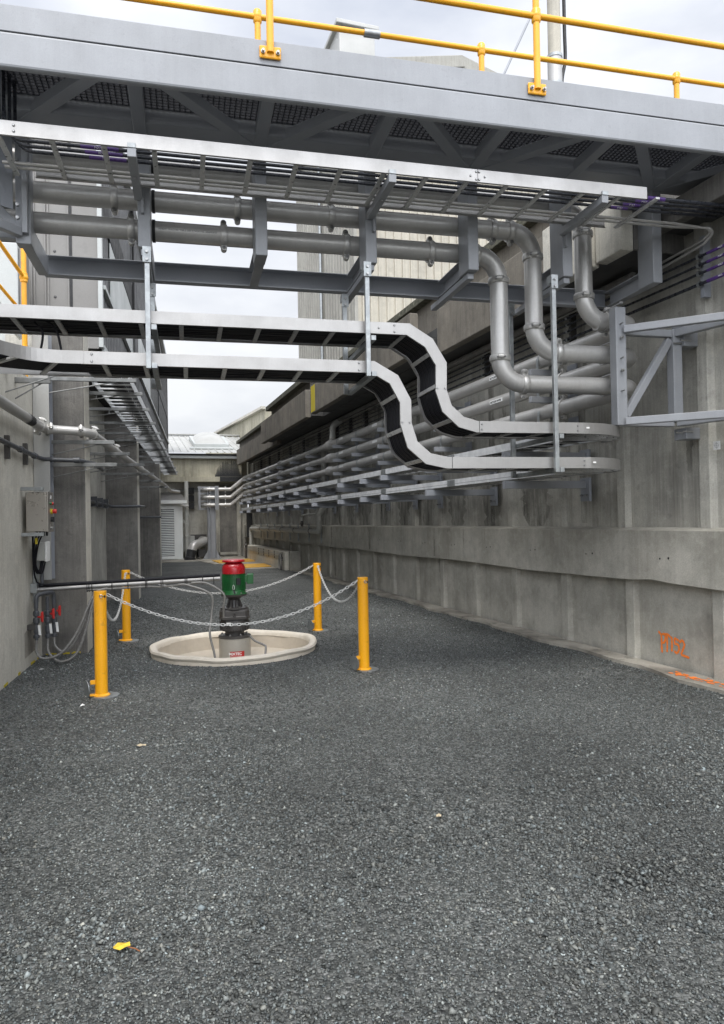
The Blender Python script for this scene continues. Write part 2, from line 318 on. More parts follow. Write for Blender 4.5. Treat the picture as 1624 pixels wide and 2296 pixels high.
def stones():
    def vnoise(x, y, sc, seed):
        r = np.random.default_rng(seed).random((64, 64)); x = x*sc; y = y*sc; xi = np.floor(x).astype(int); yi = np.floor(y).astype(int); fx = x-xi; fy = y-yi
        fx = fx*fx*(3-2*fx); fy = fy*fy*(3-2*fy); g = lambda i, j: r[i % 64, j % 64]
        return (g(xi, yi)*(1-fx)+g(xi+1, yi)*fx)*(1-fy)+(g(xi, yi+1)*(1-fx)+g(xi+1, yi+1)*fx)*fy
    X, Y, Z, Sz = [], [], [], []
    def scatter(y0, y1, dens, s0, s1, thr=None):
        # wedge of ground the camera could see, plus a margin either side
        area = 0; ym = y1; xl, xr = -.55*y1-.6, 1.15*y1+.8
        k = int((xr-xl)*(y1-y0)*dens); x = rng.uniform(xl, xr, k); y = rng.uniform(y0, y1, k)
        ok = (x > -.42*y-.6) & (x < 1.02*y+.8) & (x < 4.98-.0*y) & (np.hypot(x-SC.x, y-SC.y) > 1.02)
        a = R(5.5); um = x*math.cos(a)-y*math.sin(a); ok &= um > -1.92
        if thr is not None: ok &= vnoise(x, y, 1.1, 3)*.6+vnoise(x, y, 3.1, 5)*.4 > thr
        x, y = x[ok], y[ok]; X.append(x); Y.append(y); Sz.append(rng.uniform(s0, s1, len(x))*np.exp(rng.normal(0, .18, len(x)))); Z.append(rng.uniform(-.001, .003, len(x)))
    scatter(1.7, 3.4, 8000, .0036, .0068); scatter(1.7, 3.4, 1500, .007, .0125, .50)
    scatter(3.4, 5.6, 4300, .0044, .0075); scatter(3.4, 5.6, 900, .008, .0125, .52)
    scatter(5.6, 9.5, 1500, .0065, .010); scatter(9.5, 16, 420, .009, .013)
    scatter(1.7, 4.5, 120, .010, .015, .5)
    # a little pile of larger stones at the right
    k = 90; X.append(rng.normal(2.12, .09, k)); Y.append(rng.normal(2.62, .05, k)); Z.append(rng.uniform(.004, .02, k)); Sz.append(rng.uniform(.008, .015, k))
    x, y, z, sz = map(np.concatenate, (X, Y, Z, Sz)); n = len(x)
    base = np.array([(1, 0, 0), (-1, 0, 0), (0, 1, 0), (0, -1, 0), (0, 0, 1), (0, 0, -1)], float)
    fc = np.array([(0, 2, 4), (2, 1, 4), (1, 3, 4), (3, 0, 4), (2, 0, 5), (1, 2, 5), (3, 1, 5), (0, 3, 5)])
    P = base[None]*rng.uniform(.6, 1.25, (n, 6, 1)) + rng.normal(0, .28, (n, 6, 3)); P[:, :, 2] *= .7
    th = rng.uniform(0, 2*np.pi, n); c, s_ = np.cos(th)[:, None], np.sin(th)[:, None]; px = P[:, :, 0]*c-P[:, :, 1]*s_; py = P[:, :, 0]*s_+P[:, :, 1]*c
    P = np.stack([px, py, P[:, :, 2]], -1)*sz[:, None, None]; P[:, :, 0] += x[:, None]; P[:, :, 1] += y[:, None]; P[:, :, 2] += z[:, None]+sz[:, None]*.25
    me = bpy.data.meshes.new('gravel'); me.vertices.add(n*6); me.vertices.foreach_set('co', P.reshape(-1))
    F = (fc[None]+np.arange(n)[:, None, None]*6).reshape(-1); me.loops.add(len(F)); me.loops.foreach_set('vertex_index', F.astype(np.int32)); me.polygons.add(n*8)
    me.polygons.foreach_set('loop_start', np.arange(0, len(F), 3, dtype=np.int32)); me.update(calc_edges=True)
    t = rng.random(n); v = .050+.165*t**1.8; v = np.where(rng.random(n) > .97, rng.uniform(.22, .40, n), v); v = v*(1+.28*(vnoise(x, y, .8, 9)-.5)*2)*np.where(vnoise(x, y, .55, 21) > .62, 1.12, .97)
    hue = rng.normal(0, .035, n); col = np.stack([v*(1+hue-.035), v*1.035, v*(.985-hue), np.ones(n)], -1); col = np.repeat(col, 6, 0)
    at = me.color_attributes.new('tone', 'FLOAT_COLOR', 'POINT'); at.data.foreach_set('color', col.reshape(-1).astype(np.float32))
    me.materials.append(M_['stone']); o = bpy.data.objects.new('gravel', me); COL.objects.link(o); o['kind'] = 'stuff'
    o['label'] = 'loose dark grey crushed stone covering the yard'
stones()
# concrete apron at the far end, footing strip along the right wall
def irregular_strip(pts_in, pts_out, z0, z1):
    mb = MB(); n = len(pts_in); vs = [(x, y, z1) for x, y in pts_in]+[(x, y, z1) for x, y in pts_out]+[(x, y, z0) for x, y in pts_out]
    return mb.add(vs, [(i, i+1, n+i+1, n+i) for i in range(n-1)]+[(n+i, n+i+1, 2*n+i+1, 2*n+i) for i in range(n-1)])
ys = [1+i*.16 for i in range(135)]
pi = [(5.24, y) for y in ys]; po = [(4.98+.045*math.sin(y*2.1)+.03*math.sin(y*5.3+1)+random.uniform(-.015, .015), y) for y in ys]
solo('kerb', None, None, irregular_strip(pi, po, -.01, .035), 'conc_foot', (5.1, 5, 0), kind='structure')
mb = MB(); mb.hexa([(-2.2, 30.6, -.05), (2.2, 29.9, -.05), (3.0, 29.9, -.05), (5.4, 24.05, -.05), (-2.2, 30.6, .02), (2.2, 29.9, .02), (3.0, 29.9, .02), (5.4, 24.05, .02)])
mb = MB(); poly = [(-1.5, 29.9, -.04), (2.2, 29.7, -.04), (2.75, 30.0, -.04), (3.1, 27.2, -.04), (3.9, 27.1, -.04), (3.72, 23.8, -.04), (5.3, 23.8, -.04), (5.3, 36, -.04), (-1.5, 36, -.04)]
mb.plate(poly, (0, 0, 1), .06); solo('pavement', None, None, mb, 'conc_foot', (2, 30, 0), kind='structure')
# ================================================================ right retaining wall
t = Thing('retaining_wall', 'long board-marked concrete wall with ribs and a ledge along the right of the yard', 'wall', (5.3, 12, 0))
YA, YB = -1.0, 33.
t.part('lower_panel', MB().box(5.28, 5.8, YA, YB, -.1, .92), 'conc_low')
def band():
    mb = MB(); n = 120; vs = []
    for i in range(n+1):
        y = YA+(YB-YA)*i/n; zb = .885+.012*math.sin(y*1.3)+random.uniform(-.004, .004)+(.02 if 5.95 < y < 6.3 else 0)
        vs += [(5.14, y, zb), (5.14, y, 1.425), (5.34, y, 1.455), (5.34, y, zb+.01)]
    return mb.add(vs, [(4*i+a, 4*i+4+a, 4*i+4+(a+1) % 4, 4*i+(a+1) % 4) for i in range(n) for a in range(4)]+[(0, 1, 2, 3), (4*n+3, 4*n+2, 4*n+1, 4*n)])
t.part('ledge', band(), 'conc_low')
t.part('upper_panel', MB().box(5.36, 5.8, YA, YB, 1.44, 4.84), 'conc')
lowp = MB().box(-.035, .1, -.07, .07, 0, .885); upp = MB().box(-.07, .02, -.075, .075, 1.44, 4.2)
lo = t.part('pilaster', MB().hexa([(5.215, 4.0, 0), (5.215, 4.13, 0), (5.3, 4.15, 0), (5.3, 3.98, 0), (5.215, 4.0, .9), (5.215, 4.13, .9), (5.3, 4.15, .9), (5.3, 3.98, .9)]), 'conc_low', bev=.006)
up = t.part('pilaster', MB().hexa([(5.29, 4.20, 1.44), (5.29, 4.33, 1.44), (5.38, 4.36, 1.44), (5.38, 4.17, 1.44), (5.29, 4.20, 4.8), (5.29, 4.33, 4.8), (5.38, 4.36, 4.8), (5.38, 4.17, 4.8)]), 'conc', bev=.006)
for src, k0 in ((lo, 1.26), (up, 1.25)):
    for k in list(range(1, 23)) + [-1, -2]:
        c = src.copy(); COL.objects.link(c); c.location.y += k*1.228 + (0)
def damp_mat():
    m = bpy.data.materials.new('damp stain'); m.use_nodes = True; nt = m.node_tree; L = nt.links; b = nt.nodes['Principled BSDF']; b.inputs['Base Color'].default_value = (.10, .095, .08, 1); b.inputs['Roughness'].default_value = .6
    g = N(nt, 'ShaderNodeNewGeometry'); mp = N(nt, 'ShaderNodeMapping'); mp.inputs['Scale'].default_value = (6, 6, 1.4); L.new(g.outputs['Position'], mp.inputs[0]); n = N(nt, 'ShaderNodeTexNoise'); n.inputs['Detail'].default_value = 8; n.inputs['Roughness'].default_value = .7; n.inputs['Scale'].default_value = 1.5; L.new(mp.outputs[0], n.inputs[0])
    r = N(nt, 'ShaderNodeMapRange'); r.inputs[1].default_value = .36; r.inputs[2].default_value = .78; r.inputs[4].default_value = .75; L.new(n.outputs[0], r.inputs[0]); L.new(r.outputs[0], b.inputs['Alpha']); return m
M_['damp'] = damp_mat()
def damp(x, y, w_, z1, z0):
    L_, R_ = [], []; n = 9
    for i in range(n+1):
        z = z1+(z0-z1)*i/n; k = w_*(.5+.5*(1-i/n))*random.uniform(.6, 1.1); L_.append((x, y-k/2+random.uniform(-.01, .01), z)); R_.append((x, y+k/2+random.uniform(-.01, .01), z))
    t.part('damp_stain', MB().add(L_+R_, [(i, i+1, n+2+i, n+1+i) for i in range(n)]), 'damp')
for y, w_, a, b_ in ((11.55, .12, 1.42, .93), (15.1, .2, 1.43, .92), (10.4, .05, 1.42, 1.1) , (18.2, .16, 1.42, .92)): damp(5.135, y, w_, a, b_)
for y, w_, a, b_ in ((11.62, .16, .90, .5), (15.25, .3, .90, .02), (18.4, .3, .9, .1), ): damp(5.276, y, w_, a, b_)
for y, w_, a, b_ in ((5.75, .12, 2.36, 2.0), (8.9, .08, 1.95, 1.6), (7.5, .3, 4.0, 1.5), (14.9, .3, 4.1, 1.46), (12.7, .3, 4.1, 1.46), (9.8, .25, 4.1, 1.46), (18.1, .3, 4.1, 1.46), (4.6, .2, 3.8, 2.2)) + tuple((8.6+1.228*k, .95, 2.0+.25*random.random(), 1.46) for k in range(10)) + ((9.3, .5, 3.4, 2.6), (7.9, .6, 3.3, 2.3)): damp(5.356, y, w_, a, b_)
# tie holes
mb = MB()
for k in range(22):
    for zz in (1.15,): mb.add([(5.136, 4.6+k*1.228+.012*math.cos(a), zz+.012*math.sin(a)) for a in [2*math.pi*i/8 for i in range(8)]], [tuple(range(8))]).add([(5.136, 4.72+k*1.228+.01*math.cos(a), zz-.01+.01*math.sin(a)) for a in [2*math.pi*i/8 for i in range(8)]], [tuple(range(8))])
t.part('tie_holes', mb, 'dark')['kind'] = 'stuff'
# overhang (launder channels) on top of the wall
t = Thing('concrete_overhang', 'dark weathered concrete channel blocks jutting out over the right wall', 'overhang', (4.9, 15, 4.15))
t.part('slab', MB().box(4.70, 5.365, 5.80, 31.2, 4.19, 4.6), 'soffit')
def fascia(x, y0, y1, z0, z1, th=.14, mat='conc_black', label=None):
    return t.part('fascia_panel', MB().box(x, x+th, y0, y1, z0, z1), mat, bev=.012, label=label)
fascia(4.60, 5.75, 6.16, 4.17, 4.83, mat='conc_light', label='pale clean concrete panel nearest the camera')
fascia(4.52, 6.17, 7.0, 4.14, 4.83, mat='conc_light', label='pale concrete panel behind the drop pipes')
fascia(4.62, 7.01, 8.4, 4.14, 4.84); fascia(4.62, 8.41, 10.13, 4.14, 4.82)
fascia(4.24, 10.3, 11.88, 4.15, 4.51+.3); fascia(4.24, 11.9, 13.05, 4.15, 4.8)
fascia(4.24, 13.2, 14.4, 4.16, 4.8); fascia(4.24, 14.42, 16.66, 4.15, 4.82)
fascia(4.24, 17.2, 20.0, 4.15, 4.84); fascia(4.24, 20.02, 23.4, 4.15, 4.82)
fascia(4.62, 22.6, 24.6, 4.08, 4.72); fascia(4.62, 24.62, 27.6, 4.08, 4.72); fascia(4.62, 27.62, 31.5, 4.08, 4.74)
t.part('slab', MB().box(4.30, 4.695, 10.32, 16.6, 4.2, 4.45), 'soffit'); t.part('slab', MB().box(4.30, 4.695, 17.22, 23.3, 4.2, 4.45), 'soffit')
t.part('paint_stripe', MB().box(4.236, 4.24, 16.25, 16.62, 4.18, 4.8), 'ypaint', label='faded yellow paint stripe down the panel end')
t.part('parapet', MB().box(4.9, 5.3, 5.78, 17.5, 4.6, 5.24), 'conc_black'); t.part('parapet_cap', MB().box(4.76, 5.4, 5.78, 17.4, 5.24, 5.36), 'cap_moss', bev=.01)
t.part('parapet', MB().box(4.45, 5.3, 17.5, 22.6, 4.8, 5.12), 'conc_black'); t.part('parapet_cap', MB().box(4.28, 5.4, 17.41, 22.7, 5.12, 5.26), 'cap_moss', bev=.01)
t.part('parapet', MB().box(4.75, 5.3, 22.7, 31.5, 4.6, 5.02), 'conc_black'); t.part('parapet_cap', MB().box(4.62, 5.4, 22.71, 31.6, 5.02, 5.14), 'cap_moss', bev=.01)
t.part('end_wall', MB().box(4.75, 5.37, 5.76, 5.79, 4.19, 5.2), 'conc_dark')
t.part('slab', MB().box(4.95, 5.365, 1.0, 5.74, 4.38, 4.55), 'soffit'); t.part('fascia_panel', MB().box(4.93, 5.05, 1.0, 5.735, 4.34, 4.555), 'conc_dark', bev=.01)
# sloping pipe under the overhang
mb = MB().tube([(5.1, 6.2, 4.10), (5.1, 31, 4.13)], .05, 14)
solo('drain_pipe', 'long straight dark pipe tucked under the concrete overhang', 'pipe', mb, 'conc_dark', (5.1, 15, 4.1), smooth=True)
mb = MB().tube([(4.75, 4.95, 4.33), (4.95, 8.2, 4.0)], .04, 14)
# spray paint mark PT152
def stroke(mb, pts, wd, x=5.277):
    P = smooth_path([(x, p[0], p[1]) for p in pts], 6) if len(pts) > 2 else [V((x, p[0], p[1])) for p in pts]
    n = len(P)
    L_, Rr = [], []
    for i, p in enumerate(P):
        d_ = (P[min(i+1, n-1)]-P[max(i-1, 0)]).normalized(); q = V((0, -d_.z, d_.y))*wd/2*(1+.25*math.sin(i*1.7)); L_.append(p+q); Rr.append(p-q)
    vs = L_+Rr; mb.add(vs, [(i, i+1, n+i+1, n+i) for i in range(n-1)])
    for e in (P[0], P[-1]):
        k = 10; mb.add([e+V((-.0004, math.cos(2*math.pi*j/k)*wd*.52, math.sin(2*math.pi*j/k)*wd*.52)) for j in range(k)], [tuple(range(k))])
mb = MB(); y = lambda a: 6.14-a*.40; z = lambda b: .18+b*.17
for pts in ([(y(-.02), z(1.05)), (y(.06), z(.85)), (y(.07), z(.1)), (y(.08), z(-.12))], [(y(.05), z(.9)), (y(.16), z(.98)), (y(.21), z(.8)), (y(.17), z(.5)), (y(.08), z(.42))],
            [(y(.17), z(.98)), (y(.30), z(1.0)), (y(.37), z(.9))], [(y(.27), z(.95)), (y(.27), z(.4)), (y(.26), z(-.02))], [(y(.43), z(.86)), (y(.44), z(.5)), (y(.43), z(.08))],
            [(y(.66), z(.78)), (y(.54), z(.84)), (y(.55), z(.55)), (y(.66), z(.5)), (y(.68), z(.2)), (y(.60), z(0)), (y(.54), z(.05))],
            [(y(.72), z(.7)), (y(.80), z(.82)), (y(.87), z(.6)), (y(.82), z(.3)), (y(.76), z(.0)), (y(.84), z(-.06)), (y(1.0), z(-.1))]): stroke(mb, pts, .024)
solo('spray_paint_mark', 'orange spray painted PT152 low on the right wall', 'graffiti', mb, 'orange', (5.27, 5.95, .2))
mb = MB()
for i in range(70):
    yy = random.uniform(4.95, 5.75); xx = 5.08+(5.4-yy)*.05+random.gauss(0, .035); a = random.uniform(.008, .028)
    k = 7; mb.add([(xx+a*math.cos(2*math.pi*j/k)*random.uniform(.5, 1), yy+a*1.6*math.sin(2*math.pi*j/k)*random.uniform(.5, 1), .039+i*.00002) for j in range(k)], [tuple(range(k))])
solo('paint_overspray', 'broken orange paint splashes on the footing below the PT152 mark', 'graffiti', mb, 'orange', (5.1, 5.3, .04))
t = Thing('survey_target', 'small white square sticker with a crosshair on the right wall', 'sticker', (5.28, 5.34, 2.23))
t.part('sheet', MB().box(5.281, 5.286, 5.285, 5.365, 2.19, 2.27), 'white')
mb = MB(); c = [(5.2800, 5.325+.022*math.cos(2*math.pi*i/20), 2.23+.022*math.sin(2*math.pi*i/20)) for i in range(20)]; mb.tube(c, .0009, 4, closed=True)
mb.box(5.2795, 5.2805, 5.293, 5.357, 2.2294, 2.2306); mb.box(5.2795, 5.2805, 5.3244, 5.3256, 2.2, 2.26); t.part('crosshair', mb, 'dark')
# ================================================================ buildings beyond the right wall
def ribbed_wall(y0, y1, x, z0, z1, per, axis='y', depth=.04, duty=.35):
    """trapezoid ribbed sheet; axis 'y': plane x=const facing -x; axis 'x': plane y=const facing -y"""
    mb = MB(); n = max(1, int(round((y1-y0)/per))); per = (y1-y0)/n; pr = []
    for i in range(n):
        a = y0+i*per; pr += [(a, 0), (a+per*(1-duty), 0), (a+per*(1-duty*.8), depth), (a+per*(1-duty*.2), depth)]
    pr.append((y1, 0)); k = len(pr); P = []
    for zz in (z0, z1):
        for a, dd in pr: P.append((x-dd, a, zz) if axis == 'y' else (a, x-dd, zz))
    return mb.add(P, [(i, i+1, k+i+1, k+i) for i in range(k-1)])
t = Thing('cream_building', 'tall cream ribbed metal building rising behind the right wall', 'building', (6, 18.4, 0))
t.part('side_wall', ribbed_wall(18.4, 25.05, 6.0, 0, 13.9, .30), 'cream_g', label='grey cream side wall')
t.part('front_wall', ribbed_wall(6.0, 12.0, 18.4, 0, 13.8, .24, 'x', .045, .3), 'cream')
mb = MB(); mb.add([(6, 18.4, 13.8), (12, 18.4, 13.8), (9.2, 18.4, 14.5)], [(0, 1, 2)]); t.part('gable', mb, 'cream_g')
mb = MB(); mb.bar((5.7, 18.3, 13.75), (9.25, 18.3, 14.5), .5, .34); mb.bar((9.12, 18.313, 14.512), (12.4, 18.313, 13.612), .5, .34); t.part('fascia', mb, 'cream_g', bev=.02)
mb = MB(); mb.add([(5.7, 18.1, 13.9), (5.7, 25.3, 13.9), (9.2, 25.3, 14.65), (9.2, 18.1, 14.65), (12.4, 18.1, 13.75), (12.4, 25.3, 13.75)], [(0, 1, 2, 3), (3, 2, 5, 4)]); t.part('roof', mb, 'roof')
mb = MB().box(5.98, 12, 25.06, 25.1, 0, 13.9).box(11.95, 12, 18.45, 25.05, 0, 13.9); t.part('back_wall', mb, 'cream_g')
wf = t.part('window', MB().box(7.72, 8.02, 18.30, 18.34, 6.35, 7.4), 'clad_lt'); t.part('window_pane', MB().box(7.76, 7.93, 18.285, 18.305, 6.42, 7.36), 'dark', parent=wf)
t.part('corner_trim', MB().box(5.93, 6.02, 18.28, 18.37, 0, 13.9), 'cream_g')
t.part('cable_conduit', MB().tube([(5.9, 21.6, 4), (5.9, 21.6, 13)], .05, 8), 'galv', smooth=True)
t = Thing('roof_vent', 'metal box vent standing high above the walkway beside the gable', 'vent', (5.6, 19, 13.5))
t.part('housing', MB().box(5.55, 6.55, 18.0, 19.2, 13.6, 14.75), 'roof', bev=.02); t.part('cap', MB().box(5.45, 6.65, 17.9, 19.3, 14.75, 14.87), 'roof', bev=.02)
t = Thing('flue', 'pale round metal flue pipe above the yellow handrail', 'chimney', (9.0, 12, 6))
FX, FY = 8.12, 12.
t.part('stack', MB().tube([(FX, FY, 5.0), (FX, FY, 13.5)], .125, 24), 'cream', smooth=True)
for zz in (10.6, 10.05): t.part('band', MB().lathe([(.127, -.03), (.15, -.03), (.15, .03), (.127, .03)], (FX, FY, zz), n=24, cap=False), 'galv', smooth=True)
t.part('sleeve', MB().tube([(FX, FY, 7.2), (FX, FY, 10.6)], .14, 24), 'alu', smooth=True)
t.part('stay_rod', MB().tube([(6.85, FY, 9.8), (7.99, FY, 12.1)], .022, 8), 'paint_dk')
mb = MB().tube(smooth_path([(FX+.24, FY, 12.4), (FX+.24, FY, 11.2), (FX+.24, FY, 10.6), (FX+.16, FY, 10.2), (FX+.12, FY, 9.7)]), .035, 8); t.part('hanging_hose', mb, 'rubber', smooth=True)
t = Thing('rooftop_duct', 'thin flat metal roof hatch just above the walkway edge', 'hatch', (8.5, 11, 7))
t.part('lid', MB().box(8.25, 8.85, 10.8, 11.5, 9.22, 9.28), 'galv'); t.part('frame', MB().box(8.3, 8.8, 10.85, 11.45, 7.0, 9.22), 'paint')
t = Thing('far_parapet_wall', 'distant pale concrete parapet climbing above the end roof', 'wall', (5.6, 39, 0))
mb = MB(); t.part('wall_panel', MB().hexa([(6.27, 33.5, 3), (8, 33.5, 3), (8, 47, 3), (4.9, 47, 3), (6.27, 33.5, 6.9), (8, 33.5, 6.9), (8, 47, 6.9), (4.9, 47, 6.9)]), 'conc_end')
t.part('coping', MB().bar((6.2, 33.4, 6.97), (4.83, 47, 6.97), .2, .12), 'conc_light')
# ================================================================ walkway (bridge frame coordinates u, v, z)
t = Thing('walkway', 'grey painted steel walkway crossing overhead with mesh floor and diagonal bracing', 'walkway', (1.5, 5.4, 4.7), LF)
U0, U1 = -3.5, 6.8
t.part('edge_beam', MB().box(U0, U1, 4.985, 5.045, 4.573, 4.802), 'paint', bev=.016)
t.part('gap_light_block', MB().box(U0, U1, 5.004, 5.04, 4.803, 4.83), 'dark')  # added dark backing strip, stops sky glints showing through the groove
t.part('kick_plate', MB().box(U0, U1, 4.990, 5.003, 4.810, 4.982), 'paint', bev=.002)
t.part('far_chord', MB().box(U0, U1, 5.684, 5.967, 4.682, 4.83), 'paint_dk', bev=.01)
nodes = [-.316+.940*k for k in range(-3, 8)]
cm = t.part('cross_member', MB().box(nodes[0]-.05, nodes[0]+.05, 5.048, 5.935, 4.674, 4.764), 'paint_dk', bev=.008)
for un in nodes[1:]:
    c = cm.copy(); COL.objects.link(c); c.location.x += un-nodes[0]
def diag(a, b): t.part('diagonal_brace', MB().bar((a, 5.06, 4.716 if b > a else 4.7135), (b, 5.89, 4.716 if b > a else 4.7135), .098, .08), 'paint_dk', bev=.006)
for fn, a, b in ((-1.255, -2.07, -.49), (.633, -.22, 1.42), (2.51, 1.70, 3.29), (4.375, 3.62, 5.18), (-3.13, -3.5, -2.4)):
    diag(a, fn-.065); diag(b, fn+.065)
def grating():
    mb = MB(); z0, z1 = 4.796, 4.845
    a = U0
    while a < U1: mb.box(a, a+.005, 5.05, 5.96, z0, z1); a += .042
    v = 5.07
    while v < 5.95: mb.box(U0, U1, v, v+.006, z0+.003, z1-.001); v += .038
    return mb
t.part('floor_grating', grating(), 'grate')
def hrail(v, yb, name, label, posts, z_top, z_mid, bases=True):
    h = Thing(name, label, 'handrail', (2, v, yb), LF)
    for uu_ in posts:
        p = h.part('post', MB().tube([(uu_, v, yb-.055), (uu_, v, z_top)], .026, 14), 'yellow', smooth=True)
        mb = MB(); mb.ball((uu_, v, z_mid), .039); mb.lathe([(.028, -.055), (.036, -.043), (.036, .043), (.028, .055)], (uu_, v, z_mid), n=14); h.part('post_joint', mb, 'yellow', smooth=True, parent=p)
        if bases:
            h.part('base_plate', MB().box(uu_-.076, uu_+.076, v-.0, v+.018, yb-.093, yb-.005), 'yellow', bev=.012, parent=p)
            for sx in (-.052, .052):
                h.part('bolt', MB().cyl((uu_+sx, v+.002, yb-.055), (uu_+sx, v-.033, yb-.055), .009, 10).lathe([(.016, -.002), (.016, .013)], (uu_+sx, v-.013, yb-.055), (0, 1, 0), 6), 'bolt', parent=p)
    for zz in ((z_mid, z_top) if bases else (z_mid,)): h.part('rail', MB().tube([(U0, v, zz), (U1, v, zz)], .023, 14), 'yellow', smooth=True)
    return h
h = hrail(4.968, 4.938, 'handrail', 'yellow tube handrail bolted to the near face of the walkway', [-3.3, -1.44, .616, 2.67, 4.73], 5.98, 5.45)
h2 = hrail(5.935, 4.87, 'handrail', 'yellow tube handrail along the far side of the walkway', [-1.42, .633, 2.64, 4.67, 6.6], 5.812, 5.81, False)
h2.part('rail_sleeve', MB().tube([(1.55, 5.935, 5.81), (1.69, 5.935, 5.81)], .034, 14), 'galv', smooth=True)
# ================================================================ hanging pipe support frame
t = Thing('pipe_support_frame', 'grey painted steel frame with six hanging posts carrying the overhead pipes', 'steel frame', (1.5, 6, 3.8), LF)
PU = [-.30, .63, 1.57, 2.51, 3.44, 4.39]
def channel(a, b, w_, h_, th=.008, up=(0, 0, 1), flip=1):
    pr = [(-w_/2, -h_/2), (w_/2, -h_/2), (w_/2, -h_/2+th), (-w_/2+th, -h_/2+th), (-w_/2+th, h_/2-th), (w_/2, h_/2-th), (w_/2, h_/2), (-w_/2, h_/2)]
    if flip < 0: pr = [(-x, y) for x, y in pr][::-1]
    return MB().prism(pr, a, b, up)
for i, uc in enumerate(PU):
    t.part('post', MB().box(uc-.05, uc+.05, 5.90, 6.14, 3.80, 4.72), 'paint', bev=.008)
    t.part('arm', channel((uc+.005, 6.143, 3.885), (uc+.005, 6.752, 3.885), .08, .165, .009, flip=-1), 'paint', bev=.002)
t.part('beam', channel((-1.2, 6.80, 3.905), (4.42, 6.80, 3.905), .09, .175, .009, flip=1), 'paint_dk', bev=.002)
t.part('top_beam', MB().box(-1.25, 4.45, 5.98, 6.09, 4.722, 4.80), 'paint_dk')
def unistrut(a, b, w_=.041, h_=.041, up=(0, 0, 1)):
    th = .004; pr = [(-w_/2, -h_/2), (w_/2, -h_/2), (w_/2, h_/2), (w_/2-.011, h_/2), (w_/2-.011, h_/2-th), (w_/2-th, h_/2-th), (w_/2-th, -h_/2+th), (-w_/2+th, -h_/2+th), (-w_/2+th, h_/2-th), (-w_/2+.011, h_/2-th), (-w_/2+.011, h_/2), (-w_/2, h_/2)]
    return MB().prism(pr, a, b, up)
for i, uc in enumerate(PU):
    if i in (0, 2, 3, 4): t.part('hanger_channel', MB().box(uc-.03, uc+.03, 5.93 if i != 3 else 5.98, 6.98, 3.745, 3.795), 'paint', bev=.003)
# trapeze hangers carrying the lower trays
def hanger(uc, z0, label):
    h = Thing('tray_hanger', label, 'hanger', (uc, 5.76, 3.74), LF, 'hangers dropping to the lower cable trays')
    tall = z0 < 2.5; m = 'galv'
    for v in (5.755, 6.62):
        if v < 6: h.part('drop_strut', MB().box(uc-.019, uc+.019, v-.02, v+.02, z0, 3.74), m, bev=.003)
        else: h.part('drop_strut', MB().box(uc-.021, uc+.021, v-.021, v+.021, z0, 3.74), m, bev=.003)
        h.part('head_bracket', MB().box(uc-.032, uc+.032, v-.036, v-.03, 3.62, 3.74).box(uc-.032, uc-.027, v-.03, v+.05, 3.67, 3.74), m)
        for zz in (3.64, 3.70): h.part('bolt', MB().lathe([(.012, 0), (.012, .012)], (uc, v-.037, zz), (0, -1, 0), 6), 'bolt')
    for zz in (z0+.02, z0+.32): h.part('cross_strut', MB().box(uc+.024, uc+.065, 5.73, 6.66, zz-.02, zz+.021), m, bev=.002)
    return h
hanger(-.275, 2.80, 'galvanised hanger under the leftmost hanging post')
hanger(1.485, 2.79, 'galvanised hanger just before the trays curve down')
hanger(3.20, 1.985, 'tallest galvanised hanger reaching down to the curved tray ends')
# ================================================================ the three big pipes
PR = .084
def coupling_part(th, o, ax, roll_, r=PR, mat='coup'):
    """grooved pipe coupling: two half housings with bolt pads"""
    mb = MB(); d_ = V(ax).normalized(); x, y = mb._fr(d_, (0, 0, 1)); a = x*math.cos(roll_)+y*math.sin(roll_); o = V(o)
    mb.lathe([(r*1.0, -.028), (r*1.13, -.028), (r*1.19, -.018), (r*1.19, .018), (r*1.13, .028), (r*1.0, .028)], o, ax, 28, False)
    c = th.part('coupling', mb, mat, smooth=True)
    b = a.cross(d_)
    for sg in (-1, 1):
        mb = MB(); mb2 = MB()
        p = o+a*sg*r*1.14
        for q in (-1, 1): mb.bar(p+b*q*.006, p+b*q*.024, .05, .05, d_)
        mb.lathe([(.001, -.026), (.024, -.024), (.024, .024), (.001, .026)], p+a*sg*.022, b, 12)
        c0 = p+a*sg*.022; mb2.cyl(c0-b*.042, c0+b*.046, .008, 10); mb2.lathe([(.015, 0), (.015, .014)], c0-b*.038, b, 8); mb2.lathe([(.015, 0), (.015, .014)], c0+b*.026, b, 6)
        th.part('bolt_pad', mb, mat, parent=c); th.part('bolt', mb2, 'bolt', parent=c)
    return c
def wL(X, Y, z): return toL(X, Y, z)
WX = 4.86      # distance of the wall pipes
specs = [('top', 4.575, 3.80, 3.495, 3.475), ('middle', 4.315, 3.26, 3.17, 3.145), ('bottom', 4.065, 2.90, 2.86, 2.825)]
labs = {'top': 'topmost big grey pipe, hidden behind the overhead tray then dropping nearest the wall', 'middle': 'middle big grey pipe crossing overhead and dropping between the other two',
        'bottom': 'lowest big grey pipe crossing overhead and dropping first, farthest left'}
VP_ = 6.235; PIPES = {}
